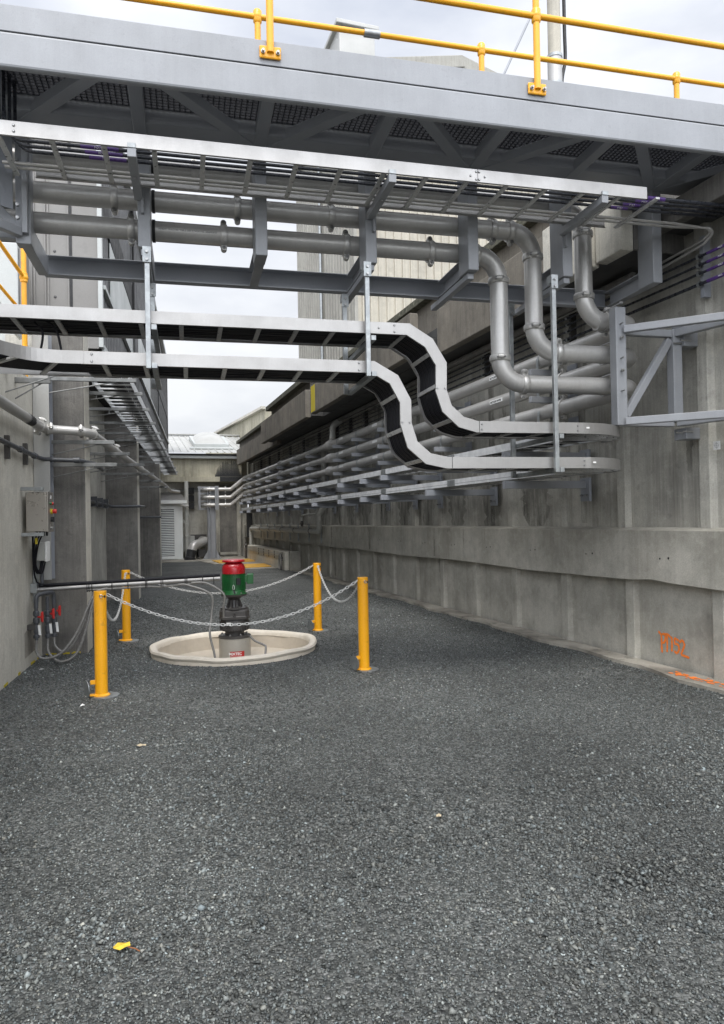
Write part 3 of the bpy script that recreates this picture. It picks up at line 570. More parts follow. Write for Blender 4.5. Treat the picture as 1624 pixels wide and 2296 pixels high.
for nm, zb, ud, zr, zw in specs:
    t = Thing('water_pipe', labs[nm], 'pipe', (ud, VP_, zr), LF, 'big stainless pipes')
    PIPES[nm] = t
    er = .235
    farz = {'top': 3.0, 'middle': 2.66, 'bottom': 2.33}[nm]
    # overhead section broken at couplings, elbow, drop, elbow, run, elbow to wall direction, wall run
    t.part('overhead_section', MB().tube([(-1.9, VP_, zb), (ud-er, VP_, zb)], PR, 28), 'stain', smooth=True)
    def arc(c, a0, a1, ax1, ax2, n=14): return [V(c)+V(ax1)*math.cos(a0+(a1-a0)*i/n)*er+V(ax2)*math.sin(a0+(a1-a0)*i/n)*er for i in range(n+1)]
    t.part('elbow', MB().tube(arc((ud-er, VP_, zb-er), math.pi/2, 0, (1, 0, 0), (0, 0, 1)), PR*1.01, 28), 'stain', smooth=True)
    t.part('drop_section', MB().tube([(ud, VP_, zb-er), (ud, VP_, zr+er)], PR, 28), 'stain', smooth=True)
    t.part('elbow', MB().tube(arc((ud+er, VP_, zr+er), math.pi, 1.5*math.pi, (1, 0, 0), (0, 0, 1)), PR*1.01, 28), 'stain', smooth=True)
    wl = V(wL(WX, 0, 0)); # corner where the run meets the wall direction
    uc = (WX-VP_*math.sin(R(4.5)))/math.cos(R(4.5))
    corner = V((uc, VP_, zr)); Yc = -uc*math.sin(R(4.5))+VP_*math.cos(R(4.5))
    e1 = corner-V((er, 0, 0)); nxt = V(wL(WX, Yc+er, zr))
    path = fillet([corner-V((.46, 0, 0)), corner, V(wL(WX, Yc+.6, zr))], er*.9, 12)
    t.part('run_section', MB().tube([(ud+er, VP_, zr), corner-V((er*1.15, 0, 0))], PR, 28), 'stain', smooth=True)
    t.part('elbow', MB().tube(path, PR*1.01, 28), 'stain', smooth=True)
    # wall run: near part, reducer bulb pieces, thinner far parts
    y0 = Yc+.6
    for a, b, r_p in ((y0, 16.9, PR), (17.5, 22.9, PR*.93), (23.4, 30.7, PR*.9)):
        t.part('wall_section', MB().tube([wL(WX, a, zw if a > 8 else zr), wL(WX, b, zw)], r_p, 28), 'stain', smooth=True)
    for yb in (17.2, 23.15):
        t.part('expansion_joint', MB().lathe([(PR*.95, -.33), (PR*1.2, -.22), (PR*1.38, -.05), (PR*1.1, .0), (PR*1.32, .03), (PR*1.1, .06), (PR*1.32, .10), (PR*1.1, .14), (PR*1.32, .18), (PR, .28)], wL(WX, yb, zw), V(wL(0, -1, 0)), 24), 'stain', smooth=True)
    xf = {'top': 4.25, 'middle': 4.25, 'bottom': 4.25}[nm]; yf = 30.95
    P = fillet([wL(WX, 30.5, zw), wL(WX, yf, zw), wL(4.28, 31.1, farz), wL(3.2, 31.15, farz), wL(3.08, 32.0, farz)], [.18, .18, .16], 6)
    t.part('far_section', MB().tube(P, PR*.95, 20), 'stain', smooth=True)
    # couplings
    cu = {'top': [-.1, 1.9], 'middle': [-.55, .46, 1.285, 2.84], 'bottom': [-.42, .34, 1.42, 2.22]}[nm]
    if nm == 'top': cu = [.1, 1.7]
    for q in cu: coupling_part(t, (q, VP_, zb), (1, 0, 0), math.pi/2+.15)
    coupling_part(t, (ud-er+.0, VP_, zb), (1, 0, 0), math.pi/2+.1)
    coupling_part(t, (ud, VP_, zb-er), (0, 0, 1), .35); coupling_part(t, (ud, VP_, zr+er), (0, 0, 1), .35)
    coupling_part(t, (ud+er, VP_, zr), (1, 0, 0), math.pi/2-.25)
    coupling_part(t, corner-V((er*.93, 0, 0)), (1, 0, 0), math.pi/2+.2)
    coupling_part(t, wL(WX, 7.15, zr), V(wL(0, 1, 0)), math.pi/2)
    for yy in (31.1,): coupling_part(t, wL(4.05, 31.12, farz), (1, 0, 0), math.pi/2); coupling_part(t, wL(3.38, 31.15, farz), (1, 0, 0), math.pi/2)
    # black rubber liners at posts and printed labels
    for uc_ in PU:
        if uc_ < ud-.3: t.part('gasket', MB().lathe([(PR*1.0, -.012), (PR*1.1, -.012), (PR*1.1, .012), (PR, .012)], (uc_+.062, VP_, zb), (1, 0, 0), 28, False), 'rubber', smooth=True)
    for Yl in ((8.6,) if nm != 'bottom' else ()) + (13.6, 16.0, 20.5, 27.5):
        lp = V(wL(WX-PR-.003, Yl, zw)); big = Yl < 9
        mb = MB(); L1 = .34 if big else .3
        a, b = V(wL(WX-PR*.99, Yl-L1/2, zw+.02)), V(wL(WX-PR*.99, Yl+L1/2, zw+.02)); mb.bar(a, b, .006, .05)
        lb = t.part('pipe_label', mb, 'white')
        if big:
            tx = text_mb('RECYCLED WATER', .034, (0, 0, 0), (0, -1, 0), (0, 0, 1), .0006, .0008)
            mb = MB(); pts = []
            for p in tx.v: pts.append(wL(WX-PR*.99-.0045+p[0], Yl+L1/2-.02+p[1], zw+.008+p[2]))
            mb.add(pts, tx.f); t.part('lettering', mb, 'dark', parent=lb)
# printed line on the lowest overhead pipe
tx = text_mb('AS4041  316/316L  168.3 OD X SCH 10S  SEAMLESS', .022, (0, 0, 0), (1, 0, 0), (0, 0, 1), .0003)
mb = MB(); mb.add([(-.2+p[0], VP_-PR-.0012+p[1], 4.05+p[2]) for p in tx.v], tx.f); PIPES['bottom'].part('stamped_text', mb, 'gear')
# ================================================================ triangular wall brackets
def wall_tri(name, label, ua, side, z0, z1, zt, zbm, ub, va, vb, uc, vc):
    t = Thing(name, label, 'steel frame', (ua, va, z0), LF)
    t.part('front_post', MB().box(ua-.055, ua+.055, va-.05, va+.06, z0, z1), 'paint', bev=.008)
    t.part('back_post', MB().box(ub-.05, ub+.05, vb-.05, vb+.05, z0+.04, zt+.04), 'paint', bev=.006)
    for zz in (zt, zbm):
        t.part('chord', MB().bar((ua+side*.02, va-.065, zz), (uc, vc, zz), .06, .07), 'paint', bev=.006)
        t.part('arm', MB().bar((ua+side*.05, va+.02, zz), (ub-side*.04, vb, zz), .07, .07), 'paint', bev=.006)
        t.part('wall_chord', MB().bar((ub, vb-.04, zz), (uc+side*.02, vc+.05, zz), .07, .07), 'paint', bev=.006)
        t.part('anchor_block', MB().box(min(ub+side*.045, ub+side*.2), max(ub+side*.045, ub+side*.2), vb-.09, vb+.09, zz-.16 if zz == zbm else zz-.13, zz-.05 if zz == zbm else zz+.1), 'paint', bev=.005)
        for q in (-.05, .05): t.part('anchor_bolt', MB().cyl((ub+side*.06, vb-.11+q, zz-.1), (ub-side*.05, vb-.11+q, zz-.1), .008, 8), 'bolt')
    t.part('diagonal_brace', MB().bar((ua+side*.06, va, zbm+.06), (ub-side*.06, vb, zt-.06), .06, .07), 'paint', bev=.006)
    return t
t = wall_tri('wall_bracket_frame', 'grey welded triangular steel frame bolted to the right wall at the pipe bends', 4.01, 1, 2.44, 3.565, 3.345, 2.475, 4.64, 6.0, 6.02, 4.88, 5.2)
for nm, zb, ud, zr, zw in specs:
    t.part('u_bolt', MB().tube(fillet([(4.0, 5.9, zr+PR+.012), (4.0, VP_+PR+.014, zr+PR+.012), (4.0, VP_+PR+.014, zr-PR-.012), (4.0, 5.9, zr-PR-.012)], .09, 6), .007, 8).lathe([(.016, 0), (.016, .016)], (4.0, 5.93, zr+PR+.012), (0, -1, 0), 6), 'bolt', smooth=True)
    t.part('saddle', MB().box(4.068, 4.095, 6.0, 6.15, zr-.055, zr+.055), 'rubber')
t = wall_tri('wall_bracket_frame', 'grey welded steel frame at the left end holding the overhead pipes', -1.20, -1, 3.78, 4.95, 4.6, 3.86, -1.95, 6.0, 5.9, -2.0, 5.0)
t.part('bolted_plate', MB().box(-1.2, -1.16, 5.90, 5.94, 3.85, 4.65), 'paint', bev=.003)
for zz in (3.95, 4.05, 4.3, 4.4, 4.6): t.part('bolt', MB().lathe([(.013, 0), (.013, .03)], (-1.225, 5.895, zz), (0, -1, 0), 6), 'bolt')
t.part('gusset', MB().plate([(-1.25, 5.86, 4.9), (-1.25, 5.86, 4.0), (-1.32, 5.8, 4.0), (-1.6, 5.45, 4.9)], (0, -1, 0), .012), 'paint_dk')
t.part('arm', channel((-1.2, 5.98, 3.885), (-1.2, 6.752, 3.885), .08, .165, .009, flip=-1), 'paint', bev=.002)
# ================================================================ cable trays
def offset_poly(pts, dist):
    """mitred offset of a 2D polyline"""
    o = []; n = len(pts)
    for i in range(n):
        a = V((*pts[max(i-1, 0)], 0)); b = V((*pts[i], 0)); c = V((*pts[min(i+1, n-1)], 0))
        d1 = (b-a).normalized() if i else (c-b).normalized(); d2 = (c-b).normalized() if i < n-1 else d1
        n1_ = V((-d1.y, d1.x, 0)); n2_ = V((-d2.y, d2.x, 0)); mm = (n1_+n2_).normalized(); o.append(b+mm*(dist/max(.3, mm.dot(n1_))))
    return o
def rail_uz(pts, v, h=.10, fl=.022, th=.004, inward=1):
    """tray side rail following a polyline in the u-z plane: web at v plus two flanges"""
    a, b = offset_poly(pts, h/2), offset_poly(pts, -h/2); n = len(pts); mb = MB()
    for va, vb, P, Q in ((v, v+th*inward, a, b), (v+th*inward, v+fl*inward, a, offset_poly(pts, h/2-th)), (v+th*inward, v+fl*inward, offset_poly(pts, -h/2+th), b)):
        k0 = len(mb.v); vs = []
        for p, q in zip(P, Q): vs += [(p.x, va, p.y), (q.x, va, q.y), (q.x, vb, q.y), (p.x, vb, p.y)]
        mb.add(vs, [(4*i+j, 4*i+4+j, 4*i+4+(j+1) % 4, 4*i+(j+1) % 4) for i in range(n-1) for j in range(4)]+[(3, 2, 1, 0), (4*n-4, 4*n-3, 4*n-2, 4*n-1)])
    return mb
def along(pts, step, start):
    """points and directions every step along a 2D polyline"""
    o = []; s_ = start; acc = 0
    for a, b in zip(pts[:-1], pts[1:]):
        a, b = V((*a, 0)), V((*b, 0)); L_ = (b-a).length
        while s_ <= acc+L_:
            o.append((a+(b-a)*((s_-acc)/L_), (b-a).normalized())); s_ += step
        acc += L_
    return o
def rung_at(t, p, d_, v0, v1, off=-.03, wd=.036):
    n_ = V((-d_.y, d_.x, 0)); c = p+n_*off; a = V((c.x, v0, c.y)); b = V((c.x, v1, c.y))
    return t.part('rung', MB().bar(a, b, wd, .018, up=(n_.x, 0, n_.y)), 'slot', bev=.002)
def splice(t, u, z, v, bolts, mat='alu', w_=.05, h_=.10):
    for du, dz in bolts: t.part('splice_bolt', MB().lathe([(.0095, 0), (.0095, .003), (.006, .007)], (u+du, v-.001, z+dz), (0, -1, 0), 12), 'bolt')
# --- upper single tray under the walkway
t = Thing('cable_ladder', 'bright aluminium ladder tray directly under the walkway carrying tubes', 'cable tray', (1.3, 5.2, 4.24), LF, 'ladder trays')
top_pts = [(-2.2, 4.285), (3.78, 4.285)]
t.part('side_rail', rail_uz(top_pts, 5.2, .10), 'alu', bev=.001); t.part('side_rail', rail_uz([(-1.08, 4.285), (3.78, 4.285)], 5.83, .085, inward=-1), 'alu', bev=.001)
for k in range(16): rung_at(t, V((-1.21+.34*k-.0, 4.285, 0)), V((1, 0, 0)), 5.206, 5.825)
splice(t, 2.26, 4.285, 5.2, [(-.06, -.005), (-.012, -.03), (-.012, .03), (.012, -.03), (.012, .03), (.06, -.005)])
t.part('splice_joint', MB().box(2.259, 2.262, 5.1985, 5.2, 4.236, 4.334), 'dark')
splice(t, -1.1, 4.285, 5.2, [(0, .02), (0, -.02)])
for k, uc in enumerate((-.34, 1.56, 3.38)):
    b = Thing('tray_bracket', ['short grey bracket arm holding the ladder tray near its left end', 'grey bracket arm at the middle of the upper ladder tray', 'long grey bracket arm near the right end of the upper ladder tray'][k], 'bracket', (uc, 5.9, 4.2), LF, 'arms under the upper ladder tray')
    b.part('arm', MB().box(uc-.03, uc+.03, 5.19, 5.895, 4.165, 4.228), 'paint', bev=.004); b.part('clip', MB().box(uc-.028, uc+.028, 5.185, 5.225, 4.228, 4.262), 'galv', bev=.002)
    b.part('end_plate', MB().box(uc+.02, uc+.04, 5.86, 5.9, 4.06, 4.24), 'paint'); b.part('bolt', MB().lathe([(.012, 0), (.012, .012)], (uc, 5.5, 4.163), (0, 0, -1), 6), 'bolt')
# tubes on it: 4 black, 2 stainless; they leave the tray at the right, reach the wall and follow it
tv = [(5.31, 'PACL', 'outermost'), (5.385, 'POLY', 'second'), (5.46, 'POLY', 'third'), (5.535, 'POLY', 'innermost')]
wall_z = [3.76, 3.86, 3.94, 4.02]
for i, (v, word, which) in enumerate(tv):
    zt_ = 4.30; t = Thing('black_tube', {'outermost': 'outermost black tube on the upper ladder tray, with a PACL tag', 'second': 'black tube next to the outermost one on the upper ladder tray', 'third': 'third black tube from the walkway side on the upper ladder tray', 'innermost': 'black tube nearest the bright thin tubes on the upper ladder tray'}[which], 'tube', (0, v, zt_), LF, 'black dosing tubes')
    ucx = lambda X, vv: (X-vv*math.sin(R(4.5)))/math.cos(R(4.5))
    wz = wall_z[i]; X = 5.18; uw = ucx(X, v)
    main = fillet([(-1.22+.02*i, v, 5.2), (-1.22+.02*i, v, zt_), (uw, v, zt_)], .12, 8)
    r0 = .0125 if i else .016
    t.part('tube_run', MB().tube(main, r0, 12), 'tube', smooth=True)
    Yw = -uw*math.sin(R(4.5))+v*math.cos(R(4.5))
    t.part('wall_run', MB().tube(fillet([wL(X, 3.9+.0*i, wz), wL(X, 6.5, wz), wL(X, 30.5, wz-.02)], .1, 2), r0, 12), 'tube', smooth=True)
    for uu0, ln in ((3.86-.07*i, .17), (-.72+.02*i, .26)):
        tg = t.part('purple_tag', MB().lathe([(r0+.0015, 0), (r0+.0015, ln)], (uu0, v, zt_), (1, 0, 0), 16, False), 'purple', smooth=True)
        tx = text_mb(word, .022, (0, 0, 0), (1, 0, 0), (0, 0, 1), .0003, .0005); mb = MB(); mb.add([(uu0+ln*.36+p[0], v-r0-.0022+p[1]*.0-.001+(.006 if p[2] < 0 else .0), zt_-.014+p[2]) for p in tx.v], tx.f)
        t.part('lettering', mb, 'white', parent=tg)
    tg = t.part('purple_tag', MB().tube([wL(X, 5.28, wz), wL(X, 4.9, wz)], r0+.0015, 16, False), 'purple', smooth=True)
    tx = text_mb(word, .022, (0, 0, 0), (0, -1, 0), (0, 0, 1), .0003, .0005); mb = MB(); mb.add([wL(X-r0-.003+p[0], 5.14+p[1], wz-.008+p[2]) for p in tx.v], tx.f); t.part('lettering', mb, 'white', parent=tg)
for i, v in enumerate((5.68, 5.75)):
    t = Thing('steel_tube', ['outer of two thin bright tubes along the inner edge of the upper ladder tray', 'inner of two thin bright tubes along the inner edge of the upper ladder tray'][i], 'tube', (0, v, 4.28), LF, 'thin steel tubes')
    e = V(wL(5.16, 5.25-.25*i, 4.27)); P = fillet([(-1.28, v, 4.275), (e.x-.3, v, 4.275), (e.x, v-.12-.1*i, 4.2), wL(5.16, 5.3, 4.15-.04*i), wL(5.17, 5.9+.2*i, 4.06+.07*(1-i)), wL(5.17, 30.5, 4.07+.06*(1-i))], .06, 5)
    t.part('tube_run', MB().tube(P, .0125, 10), 'stain', smooth=True)
# strut rails clamping the wall tubes
for k, y in enumerate((5.38, 7.5, 9.7, 11.9, 14.1, 15.5, 16.7, 17.9, 19.7, 21.6, 23.5, 25.4, 27.2, 29.0)):
    t = Thing('tube_clamp_rail', 'vertical clamp rail holding the black wall tubes, %s from the near end' % ORD[k], 'clamp rail', (5.24, y, 3.9), group='clamp rails on the right wall')
    t.part('rail', MB().box(5.21, 5.29, y-.022, y+.022, 3.64, 4.22), 'gear' if k else 'paint_dk')
    for wz in wall_z: t.part('clamp', MB().lathe([(.027, -.014), (.03, -.014), (.03, .014), (.027, .014)], (5.18, y, wz), (0, 1, 0), 12, False), 'galv')
# --- lower trays (tag: path in u-z, then horizontal bend, then wall run)
def lower_tray(name, label, pts, z_end, zW, u_first, cab_label, far_start):
    t = Thing(name, label, 'cable tray', (pts[0][0]+1.5, 5.82, z_end), LF, 'ladder trays')
    t.part('side_rail', rail_uz(pts, 5.82, .10), 'alu', bev=.001)
    far = [p for p in pts]; far[0] = (far_start, far[0][1]); t.part('side_rail', rail_uz(far, 6.36, .085, inward=-1), 'alu', bev=.001)
    L_ = 0
    for p, d_ in along(pts, .312, u_first): rung_at(t, p, d_, 5.826, 6.355)
    # horizontal 90 degree bend to the wall direction
    a = R(4.5); uo, vo = 3.52 if z_end > 2.3 else 3.58, 6.50
    def arcp(rad, n=18): return [V((3.52+rad*math.sin(math.pi/2*i/n), vo-rad*math.cos(math.pi/2*i/n), 0)) for i in range(n+1)]
    o = arcp(.68); i_ = arcp(.15)
    for P, w_ in ((o, -1), (i_, 1)):
        P = [V((uo, P[0].y, 0))]+P+[P[-1]+V((0, .12, 0))]; mb = MB(); vs = []
        for q in P: vs += [(q.x, q.y, z_end-.05), (q.x, q.y, z_end+.05)]
        mb.add(vs, [(2*j, 2*j+2, 2*j+3, 2*j+1) for j in range(len(P)-1)]); r_o = t.part('bend_rail', mb, 'alu')
        sm = r_o.modifiers.new('solid', 'SOLIDIFY'); sm.thickness = .003
    for k in range(7):
        q = math.pi/2*(k+.5)/7; c = V((3.52, vo, z_end-.035)); dd = V((math.sin(q), -math.cos(q), 0)); t.part('rung', MB().bar(c+dd*.16, c+dd*.675, .03, .018), 'slot')
    # splice plates and bolts
    for uu0 in (uo-.035,):
        splice(t, uu0, z_end, 5.82, [(-.03, .022), (-.03, -.022), (.03, .022), (.03, -.022)][:2])
    t.part('warning_sticker', MB().box(uo+.02, uo+.052, 5.8150, 5.8165, z_end-.004, z_end+.010), 'white')
    # wall run
    xi, xo = 4.26, 4.70; Y0 = 6.24
    for X, inw in ((xi, 1), (xo, -1)):
        mb = MB()
        n = 8; seg = (28.1-Y0)/n
        for j in range(n):
            y0, y1 = Y0+j*seg, Y0+(j+1)*seg-.004
            for x0, x1, z0, z1 in ((0, .004, -.045, .045), (.004, .024, .041, .045), (.004, .024, -.045, -.041)):
                xa, xb = sorted((X+inw*x0, X+inw*x1)); mb = MB(); mb.hexa([wL(xa, y0, zW+z0), wL(xb, y0, zW+z0), wL(xb, y1, zW+z0), wL(xa, y1, zW+z0), wL(xa, y0, zW+z1), wL(xb, y0, zW+z1), wL(xb, y1, zW+z1), wL(xa, y1, zW+z1)])
                if x0 == 0: piece = MB()
                piece.add(mb.v, mb.f)
            t.part('wall_side_rail', piece, 'galv_w')
            if inw == 1 and j: t.part('splice_plate', MB().hexa([wL(X-.004, y0-.12, zW-.04), wL(X, y0-.12, zW-.04), wL(X, y0+.12, zW-.04), wL(X-.004, y0+.12, zW-.04), wL(X-.004, y0-.12, zW+.04), wL(X, y0-.12, zW+.04), wL(X, y0+.12, zW+.04), wL(X-.004, y0+.12, zW+.04)]), 'galv')
    mb = MB(); y = Y0+.1
    while y < 28: mb.bar(wL(xi+.01, y, zW-.035), wL(xo-.01, y, zW-.035), .035, .016); y += .3
    t.part('rungs', mb, 'slot', label='row of rungs under the wall section')['kind'] = 'stuff'
    # cables
    cb = MB(); nC = 15; offp = offset_poly(pts, -.012)
    pts3 = [(p.x, p.y) for p in offp]
    for c in range(nC):
        v = 5.87+c*.032+random.uniform(-.004, .004); P = [V((x, v, z_)) for x, z_ in pts3]
        PP = [P[0]]
        for q in range(1, 12): PP.append(P[0].lerp(P[1], q/12)+V((0, random.uniform(-.004, .004), random.uniform(-.004, .006))))
        PP = fillet(PP[:1]+PP[1:]+P[1:], .18, 4)
        cb.tube(PP, .0165 if c % 3 else .013, 6, cap=False)
        rad = (6.50-v); Q = [V((uo, v, z_end-.012))]+[V((3.52+rad*math.sin(math.pi/2*i/8), vo-rad*math.cos(math.pi/2*i/8), z_end-.014)) for i in range(9)]
        X = 4.66-(v-5.87)*.86; Q += [V(wL(X, 6.6, zW-.014)), V(wL(X, 28.0, zW-.014))]; cb.tube(Q, .013, 6, cap=False)
    solo('cable_bundle', cab_label, None, cb, 'cable', (pts[0][0]+1.5, 5.82, z_end), LF, smooth=True, kind='stuff')
    return t
p2 = [(-2.4, 3.22), (1.86, 3.22), (2.045, 3.11), (2.155, 2.93), (2.15, 2.70), (2.20, 2.545), (2.33, 2.43), (2.48, 2.39), (3.52, 2.39)]
p3 = [(-.78, 2.885), (1.545, 2.885), (1.725, 2.785), (1.825, 2.6), (1.825, 2.41), (1.88, 2.23), (2.02, 2.11), (2.19, 2.075), (3.58, 2.075)]
t2 = lower_tray('cable_tray', 'upper of the two aluminium trays that cross, curve down and follow the wall', p2, 2.39, 2.415, .19, 'packed black cables lying in the upper crossing tray', -1.6)
splice(t2, 1.75, 3.22, 5.82, [(-.012, .028), (-.012, -.028)]); splice(t2, 1.6, 3.22, 5.82, [(0, 0)])
splice(t2, 2.15, 2.72, 5.82, [(-.035, 0), (.035, 0)])
splice(t2, 2.52, 2.39, 5.82, [(0, .025), (0, -.022)])
t2.part('splice_joint', MB().box(2.495, 2.499, 5.8175, 5.8195, 2.34, 2.44), 'dark')
t3 = lower_tray('cable_tray', 'lower of the two aluminium trays that cross, curve down and follow the wall', p3, 2.075, 2.075, .16, 'packed black cables lying in the lower crossing tray', -1.3)
splice(t3, 1.42, 2.885, 5.82, [(0, .03), (0, -.03)]); splice(t3, -.7, 2.885, 5.82, [(0, .028), (0, -.028)])
t3.part('splice_joint', MB().box(2.235, 2.239, 5.8175, 5.8195, 2.025, 2.125), 'dark')
splice(t3, 1.825, 2.42, 5.82, [(-.033, 0), (.033, 0)])
# lower tray's curved rail at the far left, turning toward the left building
P = smooth_path([V((-.76, 5.818, 0)), V((-.96, 5.815, 0)), V((-1.12, 5.76, 0)), V((-1.24, 5.64, 0)), V((-1.36, 5.45, 0)), V((-1.5, 5.2, 0))], 4)
vs = []
for q in P: vs += [(q.x, q.y, 2.835), (q.x, q.y, 2.935)]
o = t3.part('bend_rail', MB().add(vs, [(2*j, 2*j+2, 2*j+3, 2*j+1) for j in range(len(P)-1)]), 'alu'); o.modifiers.new('solid', 'SOLIDIFY').thickness = .003
t3.part('bend_rail', MB().bar((-.8, 6.35, 2.885), (-2.2, 6.3, 2.885), .004, .085), 'alu')
for a, b in (((-.95, 5.82, 2.85), (-1.15, 6.34, 2.85)), ((-1.2, 5.7, 2.85), (-1.7, 6.3, 2.85))): t3.part('rung', MB().bar(a, b, .034, .018), 'slot')
mb = MB()
for c in range(12): mb.tube(smooth_path([(-.76, 5.87+c*.035, 2.87), (-1.1, 5.86+c*.035, 2.872), (-1.5, 5.7+c*.035, 2.87), (-2.2, 5.3+c*.03, 2.87)]), .016, 6, cap=False)
solo('cable_bundle', 'black cables turning toward the left building at the tray bend', None, mb, 'cable', (-1.2, 5.8, 2.87), LF, smooth=True, kind='stuff')
mb = MB().tube(smooth_path([(-1.33, 6.0, 3.2), (-1.15, 5.99, 3.23), (-1.0, 6.0, 3.16), (-.95, 6.0, 3.0), (-.95, 6.02, 2.88)]), .009, 8)
solo('looped_cable', 'thin black cable looping between the two left tray ends', 'cable', mb, 'cable', (-1.1, 6, 3), LF, smooth=True)
mb = MB().tube(smooth_path([(-1.14, 6.0, 3.19), (-1.08, 6.0, 3.1), (-1.12, 6.02, 2.88)]), .009, 8)
solo('looped_cable', 'short black cable dropping left of the looping one at the tray ends', 'cable', mb, 'cable', (-1.1, 6, 3), LF, smooth=True)
# ================================================================ brackets on the right wall
k = 0
for y in (7.33, 9.6, 11.55, 12.7, 14.2, 16.4, 18.3, 20.2, 22.0, 24.0, 26.0, 27.8):
    for zz, nm in ((2.305, 'upper'), (1.965, 'lower')):
        t = Thing('tray_bracket', 'grey wall arm under the %s wall tray, %s from the near end' % (nm, ORD[k]), 'bracket', (5.3, y, zz), group='cantilever arms under the wall trays')
        t.part('arm', MB().box(4.15, 5.25, y-.03, y+.03, zz-.045, zz+.045), 'paint_dk' if k else 'paint', bev=.004); t.part('end_cap', MB().box(4.146, 4.15, y-.028, y+.028, zz-.043, zz+.043), 'paint')
        t.part('wall_plate', MB().box(5.25, 5.28, y-.09, y+.09, zz-.2, zz+.08), 'paint_dk', bev=.003)
        for dy in (-.05, .05): t.part('bolt', MB().lathe([(.014, 0), (.014, .03)], (5.25, y+dy, zz-.13), (-1, 0, 0), 6), 'bolt')
    k += 1
k = 0
for y in (7.55, 10.4, 13.1, 14.8, 16.3, 19.0, 21.0, 23.0, 25.0, 27.0, 29.0, 30.2):
    for nm, zb, ud, zr, zw in specs:
        zz = zw-PR-.05; t = Thing('pipe_bracket', 'grey wall arm cradling the %s wall pipe, %s from the near end' % (nm, ORD[k]), 'bracket', (5.3, y, zz), group='cantilever arms under the wall pipes')
        t.part('arm', MB().box(4.66, 5.25, y-.035, y+.035, zz-.04, zz+.035), 'paint', bev=.004); t.part('wall_plate', MB().box(5.25, 5.28, y-.09, y+.09, zz-.09, zz+.12), 'paint_dk', bev=.003)
        pr = [(4.86+(PR+.006)*math.cos(a), y, zw+(PR+.006)*math.sin(a)) for a in [math.pi*i/10 for i in range(11)]]; pr = [(pr[0][0], y, zz+.03)]+pr+[(pr[-1][0], y, zz+.03)]
        mb = MB(); vs = []
        for q in pr: vs += [(q[0], y-.025, q[2]), (q[0], y+.025, q[2])]
        o = t.part('strap', mb.add(vs, [(2*j, 2*j+2, 2*j+3, 2*j+1) for j in range(len(pr)-1)]), 'galv'); o.modifiers.new('solid', 'SOLIDIFY').thickness = .005
    k += 1
# grey plastic downpipe on the far wall with a horizontal leg
mb = MB().tube(fillet([(5.15, 17.2, 4.1), (4.95, 17.25, 3.95), (4.95, 17.3, 3.6), (5.08, 18.6, 3.5), (5.1, 18.8, 1.95), (5.02, 19.0, 1.75), (5.02, 19.05, 1.28), (5.02, 30.5, 1.3), (5.02, 30.5, .5)], .12, 6), .075, 16)
t = Thing('downpipe', 'grey plastic drain pipe stepping down the far wall then running level above the ledge', 'pipe', (5.02, 19, 1.3)); t.part('pipe', mb, 'box_pl', smooth=True)
for y in (20, 22, 24, 26, 28): t.part('clip', MB().lathe([(.078, -.03), (.085, -.03), (.085, .03), (.078, .03)], (5.02, y, 1.283+.0018*(y-19)), (0, 1, 0), 16, False), 'gear', smooth=True)
# small vertical struts standing on the ledge
for k, y in enumerate((19.2, 20.6, 22.0, 23.2, 24.5, 25.8, 27.2, 28.6)):
    solo('ledge_strut', 'thin steel strut across the ledge behind the level drain pipe, %s from near end' % ORD[k], 'strut', MB().box(5.10, 5.135, y-.02, y+.02, .95, 1.5), 'galv', (5.12, y, 1), group='struts on the ledge')
# hose rack block
t = Thing('concrete_block', 'long low pale concrete kerb block beside the wall holding a hose rail', 'block', (5.0, 26, 0))
t.part('body', MB().box(4.78, 5.24, 22.5, 30.4, 0, .60), 'conc_light', bev=.015, label=None); t.part('end_face', MB().box(4.9, 5.26, 22.3, 22.5, 0, .62), 'conc_low', bev=.01)
for y in (22.9, 24.2, 25.2, 26.2, 27.3): t.part('slot_bracket', MB().box(4.765, 4.785, y-.035, y+.035, .33, .58), 'gear')
for zz in (.42, .50): t.part('service_line', MB().tube([(4.74, 22.9, zz), (4.74, 30.2, zz+.02)], .012, 8), 'galv', smooth=True)
t = Thing('hose_reel', 'coiled grey hose hanging on the near end of the concrete block', 'hose', (4.7, 22.8, .1))
mb = MB()
for k in range(3): mb.tube([(4.66+.01*k, 22.75+(.14+.012*k)*math.cos(a), .28+(.24+.015*k)*math.sin(a)) for a in [2*math.pi*i/24 for i in range(24)]], .014, 8, closed=True)
t.part('coil', mb, 'hose', smooth=True); t.part('valve', MB().cyl((4.7, 22.62, .3), (4.7, 22.62, .52), .03).ball((4.7, 22.62, .4), .045).cyl((4.7, 22.62, .02), (4.7, 22.62, .3), .014), 'gear', smooth=True)
t = Thing('hose_reel', 'hose looped beside the drain pipe foot at the far end of the block', 'hose', (4.7, 30, .1))
mb = MB().tube([(4.66, 30.0+.1*math.cos(a), .35+.26*math.sin(a)) for a in [2*math.pi*i/20 for i in range(20)]], .018, 8, closed=True)
t.part('coil', mb, 'hose', smooth=True); t.part('valve', MB().cyl((4.72, 30, .05), (4.72, 30, .75), .04).ball((4.72, 30, .6), .08), 'gear', smooth=True)
t = Thing('small_drain_line', 'short pale pipe with a black valve hanging below the wall trays', 'pipe', (5.1, 21.6, 1.8))
t.part('pipe', MB().tube(fillet([(5.16, 19.6, 2.0), (5.14, 19.8, 1.78), (5.12, 21.3, 1.76), (5.12, 21.5, 1.72), (5.12, 21.5, 1.5)], .06, 4), .03, 10), 'box_pl', smooth=True)
t.part('valve', MB().cyl((5.12, 21.5, 1.58), (5.12, 21.5, 1.42), .04).ball((5.12, 21.5, 1.5), .055), 'gear', smooth=True)
